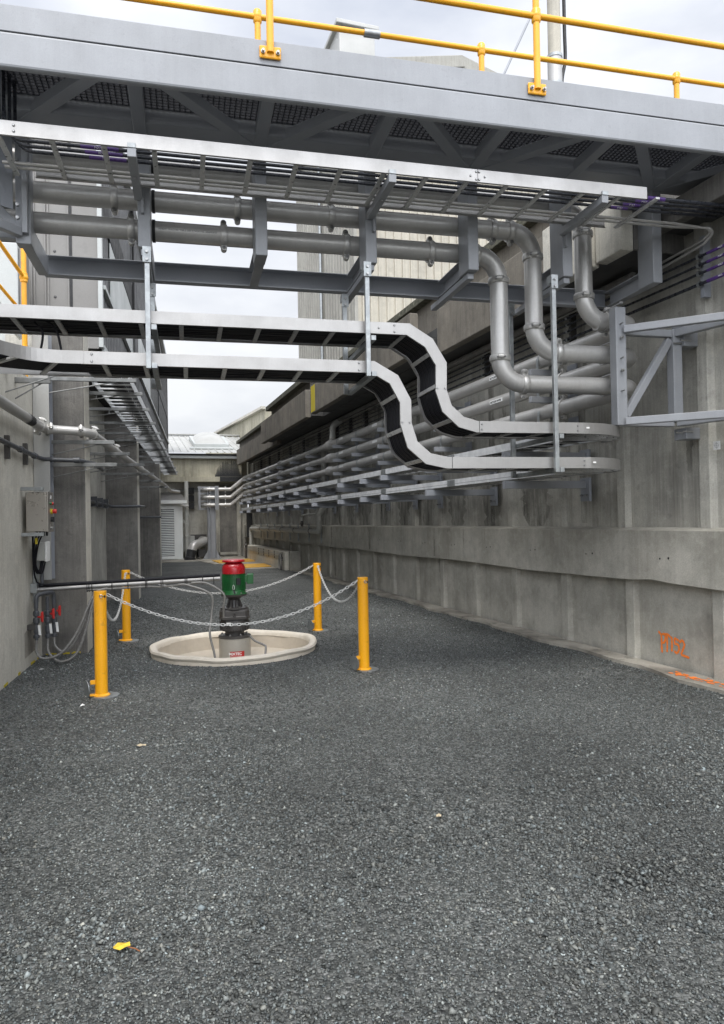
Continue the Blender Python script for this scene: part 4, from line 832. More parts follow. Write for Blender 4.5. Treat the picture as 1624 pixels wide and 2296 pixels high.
# ================================================================ left side (left building coordinates u, v, z)
t = Thing('tank_wall', 'tall concrete wall with three square buttresses along the left of the yard', 'wall', (-1.93, 10, 0), MF)
t.part('near_panel', MB().box(-2.4, -1.93, -1.5, 9.50, -.1, 3.32), 'conc_light')
t.part('inner_panel', MB().box(-2.4, -1.94, 9.86, 31.0, -.1, 4.05), 'conc')
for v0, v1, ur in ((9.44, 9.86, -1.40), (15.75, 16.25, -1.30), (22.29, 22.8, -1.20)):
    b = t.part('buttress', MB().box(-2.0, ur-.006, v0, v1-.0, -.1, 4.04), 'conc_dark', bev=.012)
    t.part('buttress_lit_side', MB().box(ur-.004, ur, v0+.012, v1-.012, -.1, 4.03), 'conc_light', label='side face of the buttress, light painted into its pale colour')  # thin paler skin puts the light on this side into its colour
for v0, v1, z0, z1 in ((9.43, 9.437, 0, 0),): pass
mb = MB()
for i in range(26):
    if i < 14: u0 = -1.9+random.choice([0, .03, .06, .18, .21, .3, .33, .36])+random.uniform(0, .04); mb.box(u0, u0+.05, 9.434, 9.4385, 0, random.uniform(.008, .028))
    else: v0 = random.choice([7.7, 8.2, 8.9, 9.2])+random.uniform(-.08, .08); mb.box(-1.928, -1.924, v0, v0+.07, 0, random.uniform(.01, .035))
solo('yellow_survey_paint', 'rough yellow paint dabs where the left wall and first buttress meet the gravel', 'graffiti', mb, 'ypaint', (-1.7, 9.2, 0), MF)
# repaired patches on the near wall
mb = MB().add([(-1.9285, 8.55, .12), (-1.9285, 9.05, .14), (-1.9285, 9.05, .50), (-1.9285, 8.55, .40)], [(0, 1, 2, 3)]); t.part('repair_patch', mb, 'conc_foot')
# steel column on the wall
PAINT_L = 'clad_l2'; M_['clad_l2'] = surf('light column paint', (.40, .40, .38), (.36, .36, .345), 1.2, rough=.5)
t2_ = Thing('steel_column', 'light grey steel column standing against the left wall beside the control box', 'column', (-1.85, 9.1, 0), MF)
t2_.part('flange', MB().box(-1.925, -1.745, 9.10, 9.115, .95, 4.0), 'clad_l2', bev=.002); t2_.part('web', MB().box(-1.84, -1.83, 9.115, 9.3, .95, 4.0), 'paint_dk'); t2_.part('flange', MB().box(-1.925, -1.745, 9.3, 9.315, .95, 4.0), 'paint_dk')
# cladding building
CL0 = 4.07
t = Thing('clad_building', 'dark grey ribbed metal building standing on the left buttresses', 'building', (-1.35, 18, CL0), MF)
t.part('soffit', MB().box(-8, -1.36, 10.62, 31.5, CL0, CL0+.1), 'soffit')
mb = ribbed_wall(10.62, 31.4, -1.36, CL0, 8.1, .22, 'y', .035, .4); mb.v = [(-1.36+(-1.36-x)*-1 if False else -1.36+( -1.36-x), y, z) for x, y, z in mb.v]; t.part('side_wall', mb, 'clad_dk')
fr = MB().box(-2.35, -1.35, 10.60, 10.62, CL0+.02, 8.3); t.part('front_wall', fr, 'clad_l')
for x in (-2.24, -2.2, -2.06, -2.02, -1.76): t.part('front_rib', MB().box(x, x+.018, 10.578, 10.6, CL0+.28, 8.2), 'clad_l')
t.part('shadow_gap', MB().box(-1.735, -1.70, 10.594, 10.602, CL0+.3, 8.2), 'dark')
for zz in (4.78, 5.42): t.part('rivet', MB().lathe([(.001, .012), (.014, .01), (.02, 0)], (-1.93, 10.6, zz), (0, -1, 0), 12), 'clad_dk')
t.part('base_flashing', MB().box(-2.3, -1.36, 10.57, 10.6, CL0, CL0+.27), 'clad_l', label='plain flashing sheet along the bottom of the front wall')
t.part('corner_trim', MB().box(-1.36, -1.30, 10.56, 10.66, CL0+.02, 8.3), 'clad_lt', bev=.003)
t.part('corner_trim', MB().box(-1.345, -1.30, 31.3, 31.42, CL0, 8.1), 'clad_dk')
t.part('panel_band', MB().box(-1.318, -1.305, 11.6, 20.5, 5.02, 5.96), 'clad_lt'); t.part('window_band', MB().box(-1.314, -1.30, 10.7, 31.2, 5.98, 6.48), 'dark')
t.part('flashing', MB().box(-1.318, -1.27, 10.66, 31.3, 4.94, 5.0), 'clad_lt'); t.part('eave', MB().box(-1.5, -1.22, 10.5, 31.5, 8.1, 8.25), 'clad_lt'); t.part('door_opening', MB().box(-1.32, -1.30, 24.5, 29.5, 5.05, 5.9), 'dark')
t.part('base_trim', MB().box(-1.33, -1.29, 10.66, 31.3, CL0-.02, CL0+.07), 'clad_lt')
t.part('roof', MB().hexa([(-8, 10.5, 8.2), (-1.25, 10.5, 8.2), (-1.25, 31.5, 8.2), (-8, 31.5, 8.2), (-8, 10.5, 9.4), (-1.25, 10.5, 8.26), (-1.25, 31.5, 8.26), (-8, 31.5, 9.4)]), 'roof')
t.part('gutter_pipe', MB().tube([(-1.26, 15.4, 4.3), (-1.26, 15.4, 8.1)], .05, 10), 'clad_dk', smooth=True)
t.part('back_wall', MB().box(-8, -1.37, 31.35, 31.45, CL0, 8.2), 'clad_dk')
t = Thing('wall_cabinet', 'large plain light grey panel beside the yellow stair rail at the far left', 'cabinet', (-3, 9.9, 3.3), MF)
t.part('front', MB().box(-4.5, -2.25, 9.9, 10.2, 3.32, 5.25), 'clad_lt', bev=.01); t.part('side', MB().box(-2.245, -2.2, 9.95, 10.3, 3.32, 5.2), 'clad_l')
t = Thing('platform', 'concrete platform slab on top of the left wall', 'platform', (-3, 8, 3.3), MF); t.part('slab', MB().box(-5, -2.02, 7.2, 10.5, 3.10, 3.30), 'conc'); 
t = Thing('stair_handrail', 'yellow stair handrail with a knuckle joint at the far left', 'handrail', (-1.98, 9.0, 3.3), MF)
p = t.part('post', MB().tube([(-1.98, 9, 3.3), (-1.98, 9, 5.0)], .03, 14), 'yellow', smooth=True)
t.part('post_joint', MB().ball((-1.98, 9, 4.51), .05).lathe([(.032, -.06), (.042, -.05), (.042, .05), (.032, .06)], (-1.98, 9, 4.51), n=14), 'yellow', smooth=True, parent=p)
t.part('rail', MB().tube([(-1.98, 9, 4.51), (-2.32, 7.5, 5.05)], .023, 12), 'yellow', smooth=True); t.part('rail', MB().tube([(-2.02, 9.2, 4.12), (-2.42, 7.9, 4.62)], .02, 12), 'yellow', smooth=True)
t.part('stringer', MB().bar((-2.08, 9.3, 3.92), (-2.5, 8.0, 4.42), .03, .16), 'clad_lt')
# cantilever brackets on the left
def cant(v, u0, u1, z, label, drop=.17, hh=.022, group='cantilever arms on the left buttresses'):
    t = Thing('cantilever_bracket', label, 'bracket', (u0, v, z), MF, group)
    t.part('arm', MB().box(u0, u1, v-.022, v+.022, z-hh, z+hh), 'galv_d', bev=.003)
    t.part('stay_rod', MB().tube([(u0, v, z-drop), (u1-.22*(u1-u0), v, z-.02)], .008, 6), 'galv_d')
    t.part('tie', MB().box((u0+u1)/2-.006, (u0+u1)/2+.006, v-.01, v+.01, z-drop*.45, z-.02), 'galv_d')
k = 0
for v, u0 in ((9.12, -1.75), (10.06, -1.93), (11.43, -1.93), (13.0, -1.93), (14.46, -1.93), (15.7, -1.93), (17.66, -1.93), (19.5, -1.93), (21.2, -1.93), (23.5, -1.93), (25.4, -1.93)):
    cant(v, u0, -.745, 3.35, 'galvanised arm under the left ladder tray, %s from the near end' % ORD[k]); k += 1
cant(7.9, -1.93, -1.10, 3.23, 'thick galvanised arm just below the curved tray end', .26, .042); cant(8.3, -1.93, -1.57, 3.17, 'shorter galvanised arm under the curved tray end', .2, .03)
k = 0
for v, u1 in ((9.2, -1.02), (10.7, -.98), (12.66, -.93), (15.0, -.92), (17.5, -.9), (20.5, -.88)):
    cant(v, -1.93 if v > 10 else -1.74, u1, 2.60, 'galvanised arm holding the left grey pipe, %s from the near end' % ORD[k], .15); k += 1
cant(9.25, -1.74, -1.0, 2.33, 'lone galvanised arm across the first buttress below the pipe arms', .15)
# left ladder tray
t = Thing('cable_ladder', 'long galvanised ladder tray under the edge of the left metal building', 'cable tray', (-1.05, 18, 3.4), MF, 'ladder trays')
t.part('side_rail', MB().box(-.845, -.84, 9.2, 27.6, 3.365, 3.475), 'galv_w'); t.part('side_rail', MB().box(-1.305, -1.30, 9.2, 27.6, 3.375, 3.465), 'galv')
for k in range(60): t.part('rung', MB().box(-1.3, -.845, 9.3+.305*k-.018, 9.3+.305*k+.018, 3.378, 3.396), 'galv_w')
mb = MB()
for c in range(9): mb.tube([(-1.08+.026*c, 9.3, 3.41), (-1.08+.026*c+.02*math.sin(c), 18, 3.412), (-1.08+.026*c, 27.5, 3.41)], .012, 6, cap=False)
solo('cable_bundle', 'black cables lying in the left ladder tray', None, mb, 'cable', (-1, 18, 3.4), MF, smooth=True, kind='stuff')
# left pipe
lp = .053; t = Thing('water_pipe', 'slim grey pipe with clamps jogging around the first left buttress', 'pipe', (-1.5, 9, 2.7), MF)
t.part('near_section', MB().tube([(-1.80, 2.0, 2.80), (-1.79, 9.0, 2.74)], lp, 18), 'stain', smooth=True)
t.part('jog_section', MB().tube(fillet([(-1.79, 8.8, 2.742), (-1.79, 9.02, 2.74), (-1.66, 9.08, 2.735), (-1.37, 9.12, 2.72), (-1.29, 9.3, 2.715), (-1.285, 9.6, 2.71)], .07, 6), lp, 18), 'stain', smooth=True)
t.part('far_section', MB().tube([(-1.285, 9.5, 2.71), (-1.20, 13, 2.69), (-.98, 21, 2.66)], lp, 18), 'stain', smooth=True); t.part('far_section', MB().tube(fillet([(-.98, 21, 2.66), (-.96, 24, 2.64), (-.7, 24.6, 2.62)], .2, 5), lp, 18), 'stain', smooth=True)
coupling_part(t, (-1.74, 9.045, 2.738), (1, .55, 0), .4, lp); coupling_part(t, (-1.79, 8.82, 2.742), (0, 1, 0), 1.2, lp); coupling_part(t, (-1.39, 9.115, 2.72), (1, .1, 0), .4, lp); coupling_part(t, (-1.29, 9.34, 2.715), (0, 1, 0), 1.2, lp)
coupling_part(t, (-1.24, 11.3, 2.70), (0, 1, 0), 1.2, lp); coupling_part(t, (-1.15, 14.8, 2.69), (0, 1, 0), 1.2, lp)
lb = t.part('pipe_label', MB().lathe([(lp+.0015, 0), (lp+.0015, .26)], (-1.79, 8.15, 2.747), (0, 1, -.01), 18, False), 'dark', smooth=True)
mb = MB()
for k in range(2):
    tx = text_mb(['WASHDOWN', 'SUPPLY'][k], .03, (0, 0, 0), (0, 1, 0), (0, 0, 1), .0003); mb.add([(-1.79+lp*.86+.004, 8.2+p[1], 2.735+.03-k*.03+p[2]) for p in tx.v], tx.f)
t.part('stripe', MB().lathe([(lp+.002, 0), (lp+.002, .008)], (-1.79, 8.165, 2.747), (0, 1, -.01), 18, False).lathe([(lp+.002, 0), (lp+.002, .008)], (-1.79, 8.385, 2.747), (0, 1, -.01), 18, False), 'white', parent=lb)
# black small pipe
t = Thing('black_pipe', 'thin black plastic pipe crossing the left wall and first buttress', 'pipe', (-1.6, 9, 2.4), MF)
t.part('pipe', MB().tube(fillet([(-1.86, 5.2, 2.46), (-1.86, 9.0, 2.40), (-1.80, 9.12, 2.385), (-1.42, 9.15, 2.375), (-1.30, 9.5, 2.36), (-1.28, 10.1, 2.33)], .05, 5), .026, 12), 'pvc', smooth=True)
for c, ax in (((-1.86, 8.2, 2.413), (0, 1, 0)), ((-1.86, 8.85, 2.403), (0, 1, 0)), ((-1.76, 9.125, 2.385), (1, 0, 0)), ((-1.45, 9.15, 2.377), (1, 0, 0)), ((-1.29, 9.7, 2.35), (.1, 1, 0))): t.part('socket', MB().lathe([(.027, -.04), (.036, -.035), (.036, .035), (.027, .04)], c, ax, 14), 'pvc', smooth=True)
for v in (7.85, 8.62): t.part('clamp_strut', MB().box(-1.93, -1.885, v-.03, v+.03, 2.28, 2.52), 'gear')
t = Thing('black_pipe', 'thin black pipe with wall clips between the first and second buttress', 'pipe', (-1.8, 13, 1.9), MF)
t.part('pipe', MB().tube(fillet([(-1.86, 10.2, 2.02), (-1.86, 15.3, 1.98), (-1.8, 15.5, 1.96), (-1.25, 15.6, 1.96), (-1.2, 16.2, 1.96)], .08, 5), .03, 10), 'pvc', smooth=True)
for k in range(6): t.part('clip', MB().box(-1.93, -1.82, 11.2+.8*k-.03, 11.2+.8*k+.03, 1.92, 2.10), 'pvc')
t = Thing('black_pipe', 'thin black pipe fixed across the third left buttress', 'pipe', (-1.5, 22, 1.8), MF); t.part('pipe', MB().tube(fillet([(-1.85, 17, 1.8), (-1.85, 22.0, 1.78), (-1.16, 22.15, 1.78)], .1, 4), .035, 10), 'pvc', smooth=True)
# control box
t = Thing('control_box', 'stainless control box with red stop button on the left wall', 'control box', (-1.8, 8.7, 1.5), MF)
t.part('enclosure', MB().box(-1.885, -1.675, 8.50, 8.80, 1.53, 1.97), 'steel_brn', bev=.006)
dr = t.part('door', MB().box(-1.675, -1.655, 8.495, 8.805, 1.525, 1.975), 'steel_brn', bev=.004)
px = -1.655
t.part('nameplate', MB().box(px, px+.003, 8.62, 8.68, 1.90, 1.935), 'white', parent=dr)
t.part('button_green', MB().lathe([(.017, 0), (.017, .012), (.013, .02), (.001, .021)], (px, 8.60, 1.845), (1, 0, 0), 14), M_['green'], parent=dr, smooth=True)
t.part('button_red', MB().lathe([(.017, 0), (.017, .012), (.013, .02), (.001, .021)], (px, 8.70, 1.845), (1, 0, 0), 14), 'red_pl', parent=dr, smooth=True)
t.part('stop_button', MB().lathe([(.018, .018), (.024, .028), (.027, .05), (.022, .06), (.001, .062)], (px, 8.65, 1.755), (1, 0, 0), 18), 'red_pl', parent=dr, smooth=True)
t.part('stop_shroud', MB().lathe([(.032, 0), (.032, .014), (.026, .018)], (px, 8.65, 1.755), (1, 0, 0), 18), 'ypaint', parent=dr, smooth=True)
t.part('isolator', MB().lathe([(.028, 0), (.028, .02)], (px, 8.65, 1.665), (1, 0, 0), 14).box(px+.02, px+.035, 8.64, 8.66, 1.635, 1.695), 'dark', parent=dr); t.part('latch', MB().cyl((px, 8.65, 1.57), (px+.02, 8.65, 1.57), .012).box(px+.01, px+.018, 8.63, 8.67, 1.555, 1.585), 'bolt', parent=dr)
for zz in (1.50, 2.005): t.part('mounting_strut', MB().box(-1.93, -1.70, 8.47, 8.51, zz-.02, zz+.02), 'galv', bev=.003)
for k in range(4): t.part('cable_gland', MB().cyl((-1.80+.035*k, 8.62, 1.53), (-1.80+.035*k, 8.62, 1.48), .013, 8), 'dark')
t = Thing('junction_box', 'small grey plastic junction box below the control box', 'junction box', (-1.8, 8.8, 1.35), MF)
t.part('body', MB().box(-1.86, -1.76, 8.82, 8.98, 1.19, 1.40), 'box_pl', bev=.008); t.part('lid', MB().box(-1.76, -1.735, 8.81, 8.99, 1.18, 1.41), 'white', bev=.006)
t.part('conduit', MB().cyl((-1.81, 8.9, .9), (-1.81, 8.9, 1.19), .02), 'pvc', smooth=True)
for k in range(3): t.part('cable', MB().tube(smooth_path([(-1.80+.03*k, 8.62, 1.5), (-1.84+.02*k, 8.68, 1.38), (-1.86+.01*k, 8.74, 1.15), (-1.83+.02*k, 8.8, 1.05), (-1.80+.02*k, 8.86, 1.19)]), .0085, 8), 'cable', smooth=True)
t.part('cable', MB().tube(smooth_path([(-1.86, 8.7, 1.5), (-1.87, 8.75, 1.2), (-1.86, 8.8, 1.0), (-1.80, 8.85, .92), (-1.5, 8.9, .905)]), .01, 8), 'cable', smooth=True)
t.part('cable_tag', MB().box(-1.815, -1.79, 8.6, 8.605, 1.39, 1.46), 'ypaint')
solo('wall_strut', 'vertical grey strut on the left wall behind the junction box cables', 'strut', MB().box(-1.925, -1.87, 8.98, 9.03, .7, 1.5), 'galv', (-1.9, 9, 1), MF)
# service arm from the wall to the mixer
A0, A1 = V((-1.90, 8.9, .855)), V((.22, 9.22, .885))
t = Thing('service_arm', 'horizontal bright pipe with strapped black cable running from the left wall to the mixer', 'pipe', A0, MF)
t.part('pipe', MB().tube([A0, A1], .027, 16), 'alu', smooth=True); t.part('wall_socket', MB().box(-1.93, -1.86, 8.86, 8.94, .82, .93), 'galv', bev=.004)
t.part('cable', MB().tube([A0+V((.05, 0, .045)), A1+V((0, 0, .04))], .02, 10), 'cable', smooth=True)
t.part('hose', MB().tube([A0.lerp(A1, .27)+V((0, -.01, -.042)), A0.lerp(A1, .6)+V((0, -.01, -.045)), A0.lerp(A1, .66)+V((0, -.0, -.06)), A0.lerp(A1, .92)+V((0, 0, -.035))], .013, 10), 'hose', smooth=True)
for q in (.27, .28, .295, .40, .485, .58, .587, .665, .675, .80, .81, .90, .965):
    c = A0.lerp(A1, q)+V((0, 0, -.004)); dd = (A1-A0).normalized(); t.part('cable_tie', MB().tube([c+V((0, .036*math.cos(a), .058*math.sin(a))) for a in [2*math.pi*i/16 for i in range(16)]], .005, 6, closed=True), 'rubber')
# valves and hoses
t = Thing('valve_manifold', 'dark plastic valve manifold with red handles on the left wall under the arm', 'valve', (-1.8, 8.9, .5), MF)
for k, (u, v, zt_) in enumerate(((-1.84, 8.72, .80), (-1.74, 8.82, .80), (-1.69, 8.92, .80))):
    t.part('valve_pipe', MB().tube([(u, v, .30), (u, v, zt_-.02)], .02, 12), 'pvc', smooth=True)
    for zz, hh, r0 in ((.60, .03, .034), (.52, .035, .036), (.42, .04, .032), (.34, .02, .034)): t.part('union_nut', MB().lathe([(r0*.8, -hh), (r0, -hh*.7), (r0, hh*.7), (r0*.8, hh)], (u, v, zz-.01*k), n=10), 'pvc')
    uu0, vv0 = u+.055, v-.01
    t.part('red_handle', MB().cyl((u, v, .56+.02*k), (uu0, vv0, .56+.02*k), .011, 8).add([], []).prism([(-.010, -.062), (.010, -.05), (.015, -.01), (.010, .05), (-.010, .062), (-.015, .01)], (uu0, vv0, .56+.02*k), (uu0+.018, vv0-.012, .56+.02*k)), 'red_pl', bev=.003)
    t.part('tag', MB().hexa([(u+.03, v-.03, .36), (u+.055, v-.03, .355), (u+.057, v-.028, .355), (u+.032, v-.028, .36), (u+.02, v-.03, .47), (u+.045, v-.03, .47), (u+.047, v-.028, .47), (u+.022, v-.028, .47)]), 'white')
t.part('header_pipe', MB().tube(fillet([(-1.84, 8.72, .66), (-1.84, 8.72, .80), (-1.78, 8.78, .82), (-1.69, 8.92, .82), (-1.69, 8.92, .6)], .04, 5), .024, 12), 'pvc', smooth=True)
t.part('wall_clamp', MB().box(-1.93, -1.84, 8.68, 8.76, .42, .48), 'gear', bev=.004)
HP = [[(-1.84, 8.72, .32), (-1.84, 8.72, .16), (-1.76, 8.72, .085), (-1.58, 8.75, .14), (-1.42, 8.82, .36), (-1.30, 8.9, .66), (-1.22, 8.96, .80), (-1.1, 8.98, .83)],
      [(-1.74, 8.82, .32), (-1.73, 8.80, .14), (-1.60, 8.78, .03), (-1.44, 8.82, .10), (-1.34, 8.88, .36), (-1.27, 8.93, .66), (-1.2, 8.97, .80), (-1.1, 8.99, .835)],
      [(-1.69, 8.92, .32), (-1.68, 8.9, .2), (-1.60, 8.88, .13), (-1.50, 8.88, .18), (-1.38, 8.92, .40), (-1.27, 8.96, .70), (-1.18, 8.99, .82)]]
for k, P in enumerate(HP): solo('braided_hose', ['braided hose from the left valve, the nearest of the three loops', 'braided hose hanging lowest of the three loops under the arm', 'braided hose behind the other two loops under the arm'][k], 'hose', MB().tube(smooth_path(P), .015, 10), 'hose', P[0], MF, 'hoses below the arm', smooth=True)
# ================================================================ far end
t = Thing('end_building', 'low concrete building with white metal roof and skylight closing the far end', 'building', (3, 32, 0))
EA = -.02
t.part('wall_panel', MB().box(-1.5, 5.3, 33.0, 33.4, 0, 4.4), 'conc'); t.part('beam', MB().box(-1.5, 4.95, 32.3, 33.0, 3.62, 4.46), 'conc_end', bev=.01); t.part('beam_lip', MB().box(-1.5, 4.95, 32.2, 32.9, 3.39, 3.615), 'conc_end', bev=.01)
mb = MB()
x = 3.75; hh = .05
while x < 4.94:
    tgt = .1+.75*max(0, math.sin((x-3.7)*2.5))**.8; hh = .55*hh+.45*tgt*random.uniform(.35, 1.25); z0 = 3.40 if x > 3.95 else 3.63
    w_ = random.uniform(.02, .045); mb.add([(x, 32.19 if z0 < 3.6 else 32.295, z0), (x+w_, 32.19 if z0 < 3.6 else 32.295, z0), (x+w_, 32.19, 3.61), (x, 32.19, 3.61)], [(0, 1, 2, 3)]) if z0 < 3.6 else None
    top = 3.62+min(.82, hh); mb.add([(x, 32.293, 3.62), (x+w_, 32.293, 3.62), (x+w_*.7, 32.293, top), (x+w_*.2, 32.293, top-random.uniform(0, .08))], [(0, 1, 2, 3)]); x += w_*.93
t.part('black_stain', mb, 'dark', label='black water stain on the concrete beam')
t.part('recess_frame', MB().box(3.95, 4.0, 32.9, 33.0, .1, 3.3).box(4.78, 4.95, 32.8, 33.0, 0, 3.39).box(3.95, 4.8, 32.9, 33.0, .1, .22), 'conc_low'); t.part('recess_panel', MB().box(4.0, 4.78, 32.95, 33.01, .2, 3.3), 'conc_dark')
t.part('dark_opening', MB().box(4.96, 5.22, 31.2, 31.24, .9, 2.2), 'dark')
t.part('gutter', MB().box(-1.5, 4.98, 32.1, 32.28, 4.42, 4.54), 'clad_lt', bev=.01); t.part('gutter_shadow', MB().box(-1.5, 4.9, 32.45, 32.6, 4.46, 4.66), 'clad_l')
def roofsheet():
    mb = MB(); a0, a1 = (31.95, 4.66), (38.5, 6.15); x = -2.0
    while x < 5.6:
        pr = [(x, 0), (x+.24, 0), (x+.26, .045), (x+.29, .045), (x+.31, 0)]
        k = len(mb.v); vs = []
        for yy, zz in (a0, a1): vs += [(px_, yy, zz+h_) for px_, h_ in pr]
        mb.add(vs, [(i, i+1, 5+i+1, 5+i) for i in range(4)]); x += .31
    return mb
t.part('roof', roofsheet(), 'roof'); t.part('ridge_cap', MB().bar((-2.2, 38.5, 6.22), (6, 38.5, 6.22), .4, .05), 'roof')
sk = t.part('skylight', MB().hexa([(2.95, 33.3, 4.98), (4.55, 33.3, 4.98), (4.75, 36.6, 5.72), (3.0, 36.6, 5.72), (2.95, 33.3, 5.2), (4.55, 33.3, 5.2), (4.75, 36.6, 5.95), (3.0, 36.6, 5.95)]), 'clad_lt', bev=.02)
mb = MB(); n = 10; vs = []
for j in range(n+1):
    for i in range(n+1):
        x = 3.02+1.45*i/n; y = 33.4+3.1*j/n; hgt = .36*(1-(2*i/n-1)**2)**.7*(1-(2*j/n-1)**2)**.7; vs.append((x+.1*j/n, y, 5.2+.225*(y-33.3)+hgt))
t.part('dome', MB().add(vs, [(j*(n+1)+i, j*(n+1)+i+1, (j+1)*(n+1)+i+1, (j+1)*(n+1)+i) for j in range(n) for i in range(n)]), 'roof', smooth=True, parent=sk)
t.part('flashing', MB().hexa([(2.75, 33.0, 4.92), (4.7, 33.0, 4.92), (4.7, 33.3, 4.99), (2.75, 33.3, 4.99), (2.75, 33.0, 4.98), (4.7, 33.0, 4.98), (4.7, 33.3, 5.05), (2.75, 33.3, 5.05)]), 'clad_lt', parent=sk)
# louvred shed (bridge angle frame, world pivot)
t = Thing('louvred_shed', 'small white shed with a tall louvred door beside the far wall', 'shed', (1.8, 32.1, 0))
t.part('body', MB().box(.4, 2.28, 31.75, 32.95, 0, 2.42), 'louv', bev=.01); dp = t.part('door_frame', MB().box(1.0, 1.10, 31.68, 31.75, .05, 2.3).box(1.92, 2.06, 31.68, 31.75, .05, 2.3).box(1.10, 1.92, 31.68, 31.75, 2.18, 2.3).box(1.10, 1.92, 31.68, 31.75, .05, .17), 'louv')
mb = MB()
for k in range(27):
    zz = .2+k*.073; mb.hexa([(1.1, 31.70, zz), (1.92, 31.70, zz), (1.92, 31.745, zz+.035), (1.1, 31.745, zz+.035), (1.1, 31.70, zz+.012), (1.92, 31.70, zz+.012), (1.92, 31.745, zz+.047), (1.1, 31.745, zz+.047)])
t.part('louvre_blades', mb, 'louv', parent=dp); t.part('louvre_backing', MB().box(1.1, 1.92, 31.744, 31.749, .17, 2.18), 'dark', parent=dp)
t.part('roof', MB().hexa([(.3, 31.5, 2.5), (2.42, 31.5, 2.5), (2.3, 33, 2.9), (.3, 33, 2.9), (.3, 31.5, 2.56), (2.42, 31.5, 2.56), (2.3, 33, 2.96), (.3, 33, 2.96)]), 'clad_l')
t.part('gutter', MB().box(.3, 2.44, 31.4, 31.52, 2.42, 2.56), 'louv'); t.part('outlet', MB().tube(fillet([(2.2, 31.5, 2.38), (2.35, 31.5, 2.33), (2.5, 31.7, 2.31)], .05, 4), .05, 10), 'white', smooth=True)
t = Thing('downpipe', 'tall pale round downpipe between the louvred shed and the steel column', 'pipe', (2.46, 32, 0)); t.part('pipe', MB().tube([(2.47, 31.9, .02), (2.47, 31.9, 3.4)], .085, 16), 'box_pl', smooth=True)
for zz in (1.0, 1.5, 1.92): t.part('collar', MB().lathe([(.087, -.05), (.1, -.04), (.1, .04), (.087, .05)], (2.47, 31.9, zz), n=16), 'box_pl', smooth=True)
t.part('branch', MB().tube(fillet([(2.3, 31.9, 1.72), (2.36, 31.9, 1.62), (2.47, 31.9, 1.5)], .05, 4), .05, 10), 'box_pl', smooth=True)
t = Thing('electrical_cabinet', 'small grey box behind the downpipe at the far wall', 'box', (2.7, 32.8, .5)); t.part('body', MB().box(2.3, 2.85, 32.6, 33.0, .3, 1.0), 'box_pl', bev=.01)
t = Thing('duct_elbow', 'fat grey pipe elbow with a black rubber foot at the far wall', 'duct', (2.8, 31.2, 0))
t.part('elbow', MB().tube(fillet([(2.55, 31.0, .30), (2.66, 31.05, .62), (3.2, 31.5, .78), (3.2, 32.9, .78)], .28, 8), .19, 20), 'stain', smooth=True); t.part('foot', MB().tube([(2.5, 30.95, .02), (2.5, 30.95, .08), (2.51, 30.97, .12), (2.58, 31.02, .42)], [.24, .24, .19, .205], 20), 'rubber', smooth=True)
t.part('stand', MB().box(2.85, 3.25, 31.4, 31.5, .1, .42).box(2.85, 2.9, 31.4, 32.2, .02, .5).box(3.2, 3.25, 31.4, 32.2, .02, .5), 'gear'); t.part('wall_flange', MB().box(2.7, 3.4, 32.9, 33.0, .55, 1.05), 'gear')
t = Thing('pipe_stand', 'grey steel column with side plates holding the three far pipe ends', 'column', (3.45, 31.2, 0))
t.part('column_web', MB().box(3.40, 3.42, 31.1, 31.4, .02, 3.0), 'paint'); t.part('flange', MB().box(3.28, 3.30, 31.1, 31.4, .02, 3.0), 'paint'); t.part('flange', MB().box(3.60, 3.62, 31.1, 31.4, .02, 3.0), 'paint'); t.part('column_web', MB().box(3.29, 3.61, 31.24, 31.26, .02, 3.1), 'paint')
t.part('base_gusset', MB().plate([(3.05, 31.1, .02), (3.29, 31.1, .02), (3.29, 31.1, .42)], (0, 1, 0), .03).plate([(3.61, 31.1, .02), (3.82, 31.1, .02), (3.61, 31.1, .42)], (0, 1, 0), .03), 'paint')
for x0, x1 in ((2.89, 2.98), (3.58, 3.74)): t.part('side_plate', MB().box(x0, x1, 30.95, 31.0, 2.12, 3.14), 'paint', bev=.004)
for zz in (2.17, 2.5, 2.83, 3.10): t.part('cross_bar', MB().box(2.9, 3.7, 31.3, 31.36, zz-.035, zz+.035), 'paint')
for zz in (2.33, 2.66, 3.0):
    t.part('dark_port', MB().box(2.62, 2.88, 32.86, 32.99, zz-.14+.02, zz+.16), 'dark')
for zz in (2.2, 2.27, 2.55, 2.62, 2.85, 2.95, 3.08): t.part('bolt', MB().lathe([(.015, 0), (.015, .02)], (3.66, 30.95, zz), (0, -1, 0), 6), 'bolt')
t = Thing('conduit', 'thin conduit bending down behind the louvred shed roof', 'pipe', (1.8, 32.9, 3)); t.part('pipe', MB().tube(fillet([(3.1, 32.95, 3.1), (1.9, 32.95, 3.1), (1.9, 32.95, 2.6)], .1, 5), .02, 8).tube(fillet([(3.1, 32.95, 3.02), (2.05, 32.95, 3.02), (2.05, 32.95, 2.6)], .1, 5), .02, 8), 'galv')
solo('cover_plate', 'yellow cover plate set in the slab nearer the steel column', 'cover', MB().hexa([(3.3, 27.5, .02), (4.75, 27.9, .02), (4.85, 29.7, .02), (3.25, 29.4, .02), (3.3, 27.5, .05), (4.75, 27.9, .05), (4.85, 29.7, .05), (3.25, 29.4, .05)]), 'cover', (4, 28.5, .03), group='yellow cover plates', bev=.005)
solo('cover_plate', 'yellow cover plate set in the slab nearer the red and green motor', 'cover', MB().hexa([(3.78, 24.2, .02), (4.7, 24.4, .02), (4.75, 26.0, .02), (3.9, 26.0, .02), (3.78, 24.2, .05), (4.7, 24.4, .05), (4.75, 26.0, .05), (3.9, 26.0, .05)]), 'cover', (4.3, 25, .03), group='yellow cover plates', bev=.005)
